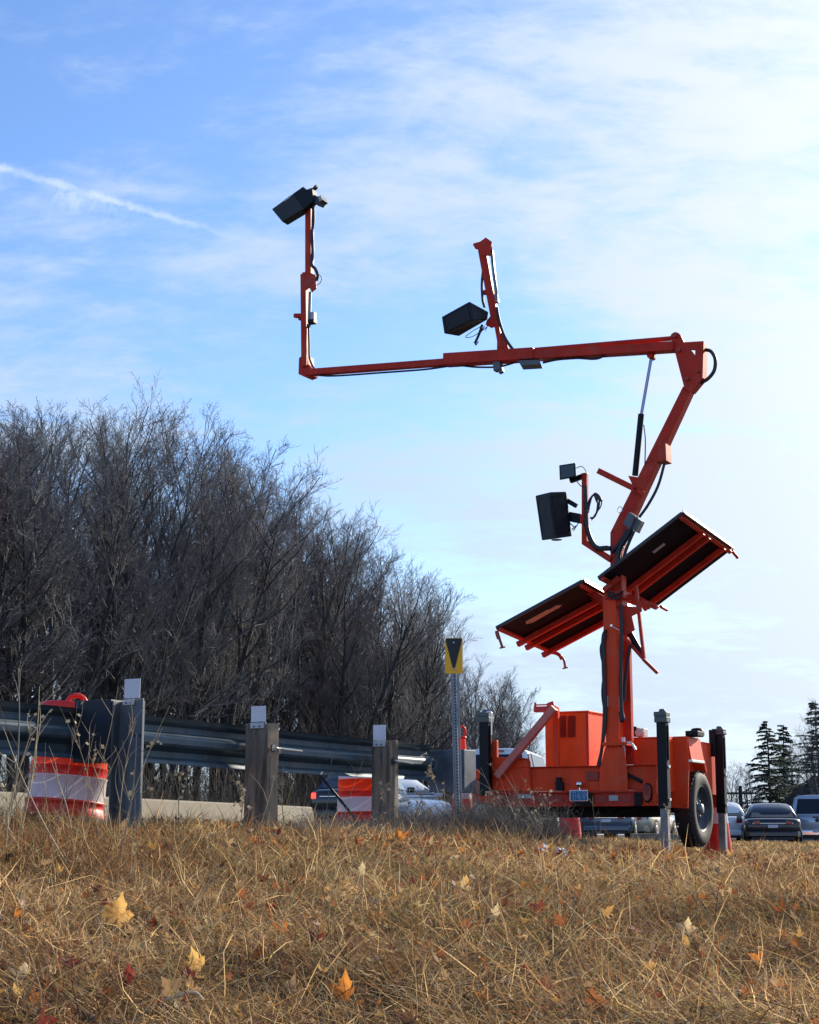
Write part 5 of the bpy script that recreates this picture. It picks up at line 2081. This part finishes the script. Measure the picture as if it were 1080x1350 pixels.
# matted layer near the lens and beyond
x, y = keep(*wedge(165000, 3.7, 9.5, 1.3), 3.4, 8.0, -.42)
n = len(x)
blades('matted_grass', x, y, nr.gamma(4, .032, n), nr.uniform(.0016, .0046, n), np.abs(nr.normal(.15, .3, n)), nr.normal(.15, .3, n), nr.uniform(0, .05, n),
       'flattened dry straw matting the foreground slope', base_w, .5, .45)
x, y = clear_road(*wedge(125000, 9.5, 21, 1.2))
n = len(x)
blades('matted_grass', x, y, nr.gamma(4, .035, n), nr.uniform(.003, .007, n), np.abs(nr.normal(.15, .22, n)), nr.normal(.15, .25, n), nr.uniform(0, .03, n),
       'flattened dry straw higher up the slope round the trailer', base_w, .6, .35)
# standing tufts
x, y = keep(*wedge(52000, 3.8, 10), 2.2, 3.0, .0)
n = len(x)
blades('standing_grass', x, y, nr.gamma(4, .024, n), nr.uniform(.0016, .0036, n), nr.uniform(.5, 1.5, n), nr.normal(.35, .2, n), nr.uniform(0, .01, n),
       'tufts of standing dry grass in the foreground', (.30, .30, .2, .06, .06, .06, .1, .02), .9)
x, y = clear_road(*keep(*wedge(60000, 10, 19), 1.6, 6.0, -.1))
n = len(x)
blades('standing_grass', x, y, nr.gamma(4, .016, n) * np.clip(1.1 - (y - 11) * .09, .35, 1.1), nr.uniform(.0026, .005, n), nr.uniform(.5, 1.5, n), nr.normal(.33, .2, n), nr.uniform(0, .01, n),
       'tufts of standing dry grass below the guardrail and trailer', (.30, .30, .2, .06, .08, .06, .1, .02), .8)
# rough growth at the left end below the guardrail
m = 9000
y = nr.uniform(7.9, 10.2, m)
x = -.245 * y + np.abs(nr.normal(0, .55, m)) - .1
q = patch(x, y, 3.0, 2.0) + nr.normal(0, .3, m) > -.1
x, y = x[q], y[q]
n = len(x)
blades('rank_grass', x, y, nr.gamma(4, .036, n), nr.uniform(.0016, .0042, n), nr.uniform(.5, 1.5, n), nr.normal(.35, .3, n), nr.uniform(0, .01, n),
       'rough reddish brown growth at the left end of the slope', (.2, .24, .22, .1, .34, .02, .06, .03), 0)
# bigger clumps that catch the sun
cx, cy = wedge(380, 4.2, 12.5, 1.3)
cx, cy = clear_road(cx, cy)
kk = 46
x = np.repeat(cx, kk) + nr.normal(0, .035, len(cx) * kk)
y = np.repeat(cy, kk) + nr.normal(0, .035, len(cx) * kk)
n = len(x)
sz_ = np.repeat(nr.uniform(.5, 1.25, len(cx)), kk) * np.clip(1.15 - (y - 5) * .035, .7, 1.1)
blades('grass_clumps', x, y, nr.gamma(4, .032, n) * sz_, nr.uniform(.0018, .0042, n) * np.clip(y / 7, 1, 1.6), nr.uniform(.3, 1.5, n), nr.normal(.5, .3, n), nr.uniform(0, .01, n),
       'loose clumps of bleached grass scattered over the slope', (.42, .3, .14, .04, .06, .03, .06, .01), .3)
# taller growth along the guardrail and in front of the trailer
wv = nr.uniform(-3.2, 5.0, 17000)
uv = nr.normal(.25, .33, 17000)
x = GO.x + U.x * uv + W.x * wv
y = GO.y + U.y * uv + W.y * wv
x, y = clear_road(x, y)
n = len(x)
blades('rank_grass', x, y, nr.gamma(4, .026, n), nr.uniform(.0022, .0045, n), nr.uniform(.7, 1.55, n), nr.normal(.3, .18, n), nr.uniform(0, .01, n),
       'rank brown grass along the foot of the guardrail', (.22, .26, .26, .1, .1, .05, .14, .04), .3)
m = 9000
x = nr.uniform(-.1, 1.9, m)
y = 13.6 + nr.normal(0, .55, m) + .35 * x
n = len(x)
blades('rank_grass', x, y, nr.gamma(4, .026, n), nr.uniform(.0025, .005, n), nr.uniform(.7, 1.55, n), nr.normal(.3, .18, n), nr.uniform(0, .01, n),
       'rank grey brown grass in front of the left end of the trailer', (.2, .22, .26, .12, .06, .05, .24, .04), .3)
# far lawn at the right
y = nr.uniform(19, 64, 52000)
x = nr.uniform(-.02, .32, 52000) * y
x, y = clear_road(x, y)
n = len(x)
blades('lawn_grass', x, y, nr.uniform(.05, .12, n), nr.uniform(.008, .018, n), np.abs(nr.normal(.5, .4, n)), nr.normal(.25, .18, n), nr.uniform(0, .03, n),
       'short dry lawn stretching to the parked cars', (.30, .34, .2, .05, .05, .08, .06, .01), .6)

# ---------------------------------------------------------------- leaves
LOB = [(0, .10), (10, .45), (17, .64), (22, .54), (30, .40), (37, .70), (43, .68), (50, 1.0), (56, .74), (61, .68), (67, .42), (74, .72), (79, .70), (85, .84), (90, 1.10)]


def leaf_outline():
    pts = []
    for a, r in LOB: pts.append((R(-90 + 2 * a) if False else R(a * 2 - 90), r))
    full = pts + [(math.pi - a, r) for a, r in pts[::-1]][1:-1] if False else pts
    right = [(r * math.cos(t) , r * math.sin(t)) for t, r in pts]
    left = [(-x, y) for x, y in right[::-1]][1:-1]
    return right + left


OUT = leaf_outline()


def leaf_geo(size, curl, fold, rg_):
    s = size / 1.9
    vs = [Vector((0, 0, 0))]
    ph = rg_.uniform(0, 6)
    for ring in (.33, .66, 1.0):
        for x, y in OUT:
            x_, y_ = x * ring, y * ring
            r2 = x_ * x_ + y_ * y_
            z = curl * r2 + fold * abs(x_) + (.16 * math.sin(3 * math.atan2(y_, x_) + ph) + .09 * math.sin(7 * math.atan2(y_, x_) + 2 * ph)) * r2
            vs.append(Vector((x_ * (1 - .12 * r2 * abs(curl)), y_, z)) * s)
    k = len(OUT)
    fs = [(0, 1 + i, 1 + (i + 1) % k) for i in range(k)]
    for q in (0, k):
        fs += [(1 + q + i, 1 + q + k + i, 1 + q + k + (i + 1) % k, 1 + q + (i + 1) % k) for i in range(k)]
    return vs, fs


def ground_hit(px, py):
    d = pix_dir(px, py)
    lo = None
    t = 3.0
    while t < 60:
        p = CAM + d * t
        if p.z < zg1(p.x, p.y): break
        t += .04
    return CAM + d * (t - .04)


def leaf_mat(name, c, c2):
    return mat(name, c, 0.65, var=.3, col2=c2, vscale=35, trans=.45, bump=.3, bscale=90)


LM = {'yellow': leaf_mat('yellow leaf', (.66, .40, .13), (.42, .22, .06)), 'pale': leaf_mat('pale leaf', (.72, .56, .32), (.5, .34, .16)),
      'orange': leaf_mat('orange leaf', (.60, .24, .05), (.36, .12, .03)), 'red': leaf_mat('dark red leaf', (.24, .03, .025), (.12, .02, .015)),
      'rust': leaf_mat('rust leaf', (.34, .10, .04), (.2, .06, .03)), 'tan': leaf_mat('tan leaf', (.46, .29, .15), (.3, .17, .08))}
HERO = [(155, 1230, 50, 'yellow', .9, 'large golden maple leaf standing up in the grass, lower left'),
        (258, 1298, 40, 'yellow', .9, 'yellow leaf upright above the dark red leaf at the bottom left'),
        (455, 1337, 44, 'orange', .8, 'bright orange leaf at the bottom edge, left of the middle'),
        (906, 1246, 28, 'pale', .9, 'pale cream leaf standing alone on the right of the slope'),
        (614, 1183, 24, 'yellow', .8, 'yellow leaf standing mid slope, larger of two below the sign'),
        (649, 1198, 15, 'yellow', .7, 'small yellow leaf mid slope, right of the larger one'),
        (419, 1257, 32, 'red', .25, 'dark red leaf lying flat at the middle of the left half'),
        (170, 1317, 34, 'red', .6, 'dark red leaf at the bottom left corner below the golden leaf'),
        (72, 1285, 22, 'red', .3, 'small dark red leaf at the far left, above the tan leaf'),
        (30, 1305, 32, 'pale', .5, 'pale tan curled leaf by the left edge'),
        (20, 1336, 26, 'yellow', .4, 'dull yellow leaf in the bottom left corner'),
        (762, 1197, 27, 'rust', .35, 'rust brown leaf lying in the grass below the trailer'),
        (526, 1115, 22, 'orange', .7, 'small orange leaf high on the slope below the far timber post'),
        (478, 1168, 26, 'pale', .7, 'pale leaf tuft mid slope below the second drum'),
        (1027, 1322, 30, 'orange', .5, 'orange red leaf in the bottom right corner'),
        (384, 1327, 34, 'tan', .5, 'tan brown leaf at the bottom left of the orange leaf'),
        (716, 1323, 30, 'rust', .6, 'rust coloured leaf at the bottom, right of the middle'),
        (78, 1162, 14, 'yellow', .8, 'tiny yellow leaf high up at the left'),
        (325, 1212, 30, 'rust', .3, 'rust leaf lying near the golden maple leaf'),
        (637, 1337, 26, 'orange', .5, 'orange leaf at the bottom edge right of centre'),
        (161, 1108, 26, 'tan', .6, 'tan leaf at the foot of the steel guardrail post'),
        (1035, 1252, 30, 'tan', .3, 'tan leaf lying flat near the right edge'),
        (868, 1171, 14, 'yellow', .6, 'small yellow leaf below the trailer wheel')]
for px, py, wpx, kind_, up, lab in HERO:
    p = ground_hit(px, py + wpx * .3)
    rg_ = random.Random(px)
    size = wpx / FPX * p.y * 1.05
    vs, fs = leaf_geo(size, rg_.uniform(.2, .8), rg_.uniform(.0, .6), rg_)
    m_ = MB().add(vs, fs, True)
    m_.tube(curve([(0, -.05 * size, 0), (.03 * size, -.35 * size, .03 * size), (.0, -.6 * size, .01 * size)], 3), .006 * size / .1 * .25, 4)
    o = m_.build('fallen_leaf', LM[kind_])
    o.location = (p.x, p.y, p.z + .045 + size * .4 * up)
    o.rotation_euler = (R(90) * up * rg_.uniform(.75, 1.0), rg_.uniform(-.4, .4), rg_.uniform(-.6, .6))
    tag(o, lab, 'leaf', 'fallen leaves on the slope')

# small litter, one mesh
LP = np.array([(.50, .29, .10), (.34, .12, .045), (.22, .045, .03), (.42, .27, .14), (.60, .45, .24), (.52, .19, .04), (.16, .08, .045)])
V, Fc, Cc = [], [], []
rl = random.Random(12)
xs_, ys_ = wedge(4600, 3.9, 18, 1.4)
xs_, ys_ = clear_road(xs_, ys_)
zs_ = zg(xs_, ys_)
for x, y, z in zip(xs_, ys_, zs_):
    vs, fs = leaf_geo(rl.choice((.02, .025, .03, .04, .05, .06, .085)), rl.uniform(-.3, .9), rl.uniform(-.2, .7), rl)
    mt_ = Euler((rl.gauss(0, .75), rl.gauss(0, .6), rl.uniform(0, 6.28))).to_matrix()
    o = len(V)
    off = Vector((x, y, z + rl.uniform(.035, .095)))
    V += [tuple(mt_ @ v + off) for v in vs]
    Fc += [tuple(i + o for i in f) for f in fs]
    c = LP[rl.choice((0, 1, 1, 2, 3, 3, 3, 4, 5, 6, 6))] * rl.uniform(.55, 1.15)
    Cc += [(*c, 1.0)] * len(vs)
me = bpy.data.meshes.new('leaf_litter')
me.from_pydata(V, [], Fc)
a = me.attributes.new('tone', 'FLOAT_COLOR', 'POINT')
a.data.foreach_set('color', np.array(Cc, np.float32).ravel())
me.materials.append(LITTERM)
o = bpy.data.objects.new('leaf_litter', me)
COL.objects.link(o)
tag(o, 'small brown and rust leaf scraps strewn through the grass', 'leaf litter', kind='stuff')

# ---------------------------------------------------------------- weeds
STRAW = mat('straw stem', (.44, .33, .19), .7, var=.25, vscale=10)
GSTEM = mat('grey stem', (.21, .175, .14), .8, var=.3, vscale=10)
PODM = mat('seed pod', (.52, .41, .26), .7, var=.3, vscale=30, trans=.3)


def weed(base, tip, Y, r, nbr, seed, label, mt_=STRAW, pods=0, bow=.04, dy=0.0):
    b = at(*base, Y)
    b.z = zg1(b.x, b.y)
    t = at(*tip, Y + dy)
    rg_ = random.Random(seed)
    w = thing('dry_weed', b, 0, label, 'weed', 'dry weed stalks')
    d = t - b
    L = d.length
    sd = Vector((d.z, 0, -d.x)).normalized() * bow * L * rg_.choice((-1, 1))
    pts = curve([(0, 0, -.03), tuple(d * .35 + sd), tuple(d * .7 + sd * .8), tuple(d)], 5)
    rs = [r * (1 - .7 * i / (len(pts) - 1)) for i in range(len(pts))]
    MB().tube(pts, rs, 5).build('stem', mt_, w)
    P = MB()
    n_p = 0
    for k in range(nbr):
        i = rg_.randrange(len(pts) // 4, len(pts) - 1)
        q = pts[i]
        dd = (d.normalized() + Vector((rg_.gauss(0, .7), rg_.gauss(0, .5), rg_.gauss(.1, .3)))).normalized()
        l = L * rg_.uniform(.12, .35)
        br = curve([q, q + dd * l * .5 + Vector((0, 0, .02)), q + (dd + Vector((rg_.gauss(0, .2), 0, .15))) * l], 3)
        MB().tube(br, [r * .5 * (1 - .7 * j / (len(br) - 1)) for j in range(len(br))], 4).build('side_branch', mt_, w)
        for s in range(pods):
            c = br[rg_.randrange(1, len(br))]
            e = Vector((rg_.gauss(0, 1), rg_.gauss(0, 1), rg_.gauss(.3, 1))).normalized() * rg_.uniform(.012, .032)
            f_ = e.orthogonal() * .45
            P.add([c, c + e * .5 - f_, c + e, c + e * .5 + f_], [(0, 1, 2, 3)])
            n_p += 1
    if n_p > 9: P.build('seed_pods', PODM, w)
    return w


WD = [((4, 1075), (24, 880), 8.9, .007, 5, GSTEM, 1, 'tall grey branched weed stem against the left edge'),
      ((16, 1090), (52, 905), 8.6, .006, 6, STRAW, 1, 'branched straw weed with side twigs in front of the left guardrail beam'),
      ((8, 1082), (43, 960), 8.4, .006, 7, STRAW, 2, 'bushy straw weed low at the left edge'),
      ((106, 1112), (4, 958), 8.2, .0045, 2, STRAW, 0, 'long straw stalk leaning left across the traffic drum'),
      ((88, 1100), (156, 905), 9.0, .003, 1, STRAW, 0, 'thin pale stalk leaning right over the black guardrail block'),
      ((60, 1090), (102, 925), 9.3, .003, 3, GSTEM, 1, 'thin grey stalk in front of the drum cap'),
      ((158, 1090), (224, 930), 9.2, .0035, 3, STRAW, 2, 'pale stalk leaning right across the steel guardrail post'),
      ((100, 1105), (66, 1000), 8.9, .004, 4, STRAW, 1, 'short straw weed in front of the drum'),
      ((332, 1098), (369, 985), 11.0, .0035, 1, STRAW, 0, 'bright straw stalk leaning on the nearer timber post'),
      ((378, 1095), (374, 1010), 12.0, .005, 6, STRAW, 6, 'seed headed weed right of the nearer timber post'),
      ((310, 1092), (322, 1040), 10.8, .005, 5, STRAW, 5, 'seed headed weed left of the nearer timber post'),
      ((240, 1092), (238, 1020), 10.5, .004, 4, GSTEM, 4, 'curled weed under the guardrail beam'),
      ((420, 1100), (437, 1000), 12.6, .0035, 3, GSTEM, 1, 'grey stalk left of the far drum'),
      ((450, 1100), (480, 1000), 12.8, .003, 1, STRAW, 0, 'thin stalk crossing the far drum'),
      ((500, 1105), (512, 1035), 13.0, .006, 8, GSTEM, 4, 'dense grey weed at the foot of the far timber post'),
      ((540, 1102), (560, 1045), 13.2, .006, 8, GSTEM, 5, 'dense grey weed below the guardrail end plate'),
      ((700, 1112), (634, 1012), 14.4, .005, 2, STRAW, 1, 'long straw stalk leaning left before the trailer corner'),
      ((705, 1116), (657, 1018), 14.3, .004, 4, STRAW, 2, 'branched straw stalk leaning left before the trailer brace'),
      ((736, 1112), (672, 1032), 14.5, .004, 3, STRAW, 2, 'straw stalk leaning left before the trailer reflector'),
      ((640, 1112), (656, 1030), 14.6, .005, 6, GSTEM, 4, 'grey branched weed before the left outrigger'),
      ((668, 1115), (690, 1040), 14.4, .005, 7, GSTEM, 5, 'tangled grey weed before the trailer bumper'),
      ((716, 1116), (722, 1050), 14.6, .004, 5, GSTEM, 4, 'short seed headed weed before the cone under the trailer'),
      ((796, 1118), (781, 1050), 14.7, .003, 3, STRAW, 2, 'thin straw weed rising beside the licence plate'),
      ((888, 1135), (882, 1062), 14.9, .003, 5, STRAW, 6, 'pale seed headed weed between the outrigger and the wheel'),
      ((750, 1250), (757, 1172), 6.6, .0025, 2, GSTEM, 1, 'slender grey stem standing mid slope at the right'),
      ((905, 1290), (890, 1232), 5.6, .003, 1, STRAW, 0, 'short straw stem below the pale cream leaf'),
      ((128, 1300), (134, 1190), 5.8, .0025, 2, GSTEM, 0, 'slender dark stem beside the golden maple leaf'),
      ((196, 1280), (196, 1205), 6.0, .0025, 2, GSTEM, 0, 'slender dark stem right of the golden maple leaf'),
      ((352, 1290), (400, 1215), 6.0, .0022, 1, GSTEM, 0, 'thin dark stem leaning right above the dark red leaf')]
for i, (b, t, Y, r, nb, mt_, pods, lab) in enumerate(WD):
    weed(b, t, Y, r, nb, 40 + i, lab, mt_, pods)


rw = random.Random(77)
for i in range(16):
    bx = rw.uniform(-20, 205)
    weed((bx, rw.uniform(1085, 1112)), (bx + rw.gauss(12, 34), rw.uniform(950, 1050)), rw.uniform(8.5, 9.6), rw.uniform(.002, .004), rw.randrange(2, 7), 200 + i,
         'thin dry weed stalk, one of many at the left end of the guardrail', rw.choice((STRAW, STRAW, GSTEM)), rw.choice((0, 2, 5)))
for i in range(12):
    bx = rw.uniform(560, 745)
    weed((bx, rw.uniform(1102, 1116)), (bx + rw.gauss(-22, 26), rw.uniform(1015, 1075)), rw.uniform(14.1, 14.7), rw.uniform(.002, .0038), rw.randrange(2, 7), 240 + i,
         'thin dry weed stalk, one of many in the brush before the trailer', rw.choice((STRAW, STRAW, GSTEM)), rw.choice((0, 2, 6)))


def stick(name, px_pts, r, mt_, label, cat='twig', lift=.03):
    P = [ground_hit(x, y) for x, y in px_pts]
    y0 = min(p.y for p in P) - lift * .5
    P = [at(x, y, y0) for x, y in px_pts]
    c = P[0].copy()
    pts = curve([p - c for p in P], 5)
    o = MB().tube(pts, [r * (1 - .5 * i / len(pts)) for i in range(len(pts))], 6).build(name, mt_)
    o.location = c
    return tag(o, label, cat)


stick('arched_stem', [(805, 1171), (815, 1164), (832, 1164), (848, 1172), (856, 1185)], .006, STRAW, 'arching bare stem on the slope below the trailer wheel')
stick('pale_stem', [(180, 1349), (205, 1326), (240, 1311), (258, 1309), (268, 1318)], .006, mat('bleached stem', (.60, .47, .30), .7, var=.2), 'bleached pale stem curving over the grass at the bottom left', lift=.06)
stick('pale_stem', [(205, 1326), (222, 1340), (236, 1350)], .005, MATS['bleached stem'], 'bleached short stem beneath the curving one at the bottom left', lift=.05)
stick('fallen_twig', [(470, 1228), (520, 1213), (560, 1208), (585, 1204)], .003, STRAW, 'straight straw lying across the middle of the slope', lift=.07)
stick('fallen_twig', [(20, 1257), (48, 1255), (70, 1270)], .004, STRAW, 'short straw twig at the left edge of the slope', lift=.06)
# crumpled scrap of white film
p = ground_hit(728, 1133)
rg_ = random.Random(2)
vs, fs = [], []
for i in range(9):
    for j in range(5):
        vs.append(((i - 4) * .028 + rg_.gauss(0, .004), (j - 2) * .035, .035 + rg_.gauss(0, .016) + .02 * math.sin(i * 1.3)))
for i in range(8):
    for j in range(4):
        fs.append((i * 5 + j, i * 5 + j + 1, i * 5 + j + 6, i * 5 + j + 5))
o = MB().add(vs, fs, False).build('plastic_scrap', mat('white film', (.62, .62, .70), .4))
o.location = (p.x, p.y, zg1(p.x, p.y) + .03)
o.rotation_euler = (R(14), R(8), R(-18))
tag(o, 'crumpled scrap of white plastic film in the grass before the trailer', 'litter')

# brush: dense twiggy stalks along the rail foot and the trailer's left end
V, Fc = [], []
rb = random.Random(31)
for k in range(6500):
    if k < 3600:
        px = rb.uniform(395, 640)
        Y = 11.8 + (px - 395) / 245 * 3.0 + rb.gauss(.1, .35)
        hh = rb.uniform(.12, .42) * (.5 if px < 520 else .8 if px < 590 else 1.15)
    else:
        px = rb.uniform(600, 790)
        Y = 14.6 + rb.gauss(0, .25)
        hh = rb.uniform(.10, .46) * (1 if px < 735 else .4)
    x = (px - 540) / FPX * Y
    q = Vector((x, Y, zg1(x, Y)))
    d = Vector((rb.gauss(0, .5), rb.gauss(0, .4), 1)).normalized()
    r = rb.uniform(.0014, .0034)
    for i in range(3):
        q2 = q + d * hh / 3
        tri_tube(V, Fc, q, q2, r * (1 - i * .28), r * (1 - (i + 1) * .28), 3)
        if rb.random() < .7:
            e = (d + Vector((rb.gauss(0, .8), rb.gauss(0, .7), rb.gauss(0, .4)))).normalized()
            tri_tube(V, Fc, q2, q2 + e * hh * rb.uniform(.15, .4), r * .6, r * .3, 3)
        q = q2
        d = (d + Vector((rb.gauss(0, .35), rb.gauss(0, .35), rb.gauss(-.1, .25)))).normalized()
o = bpy.data.objects.new('dry_brush', mesh_of('dry_brush', V, Fc, GSTEM))
COL.objects.link(o)
tag(o, 'tangle of dry grey stalks at the guardrail end and trailer front', 'brush', kind='stuff')
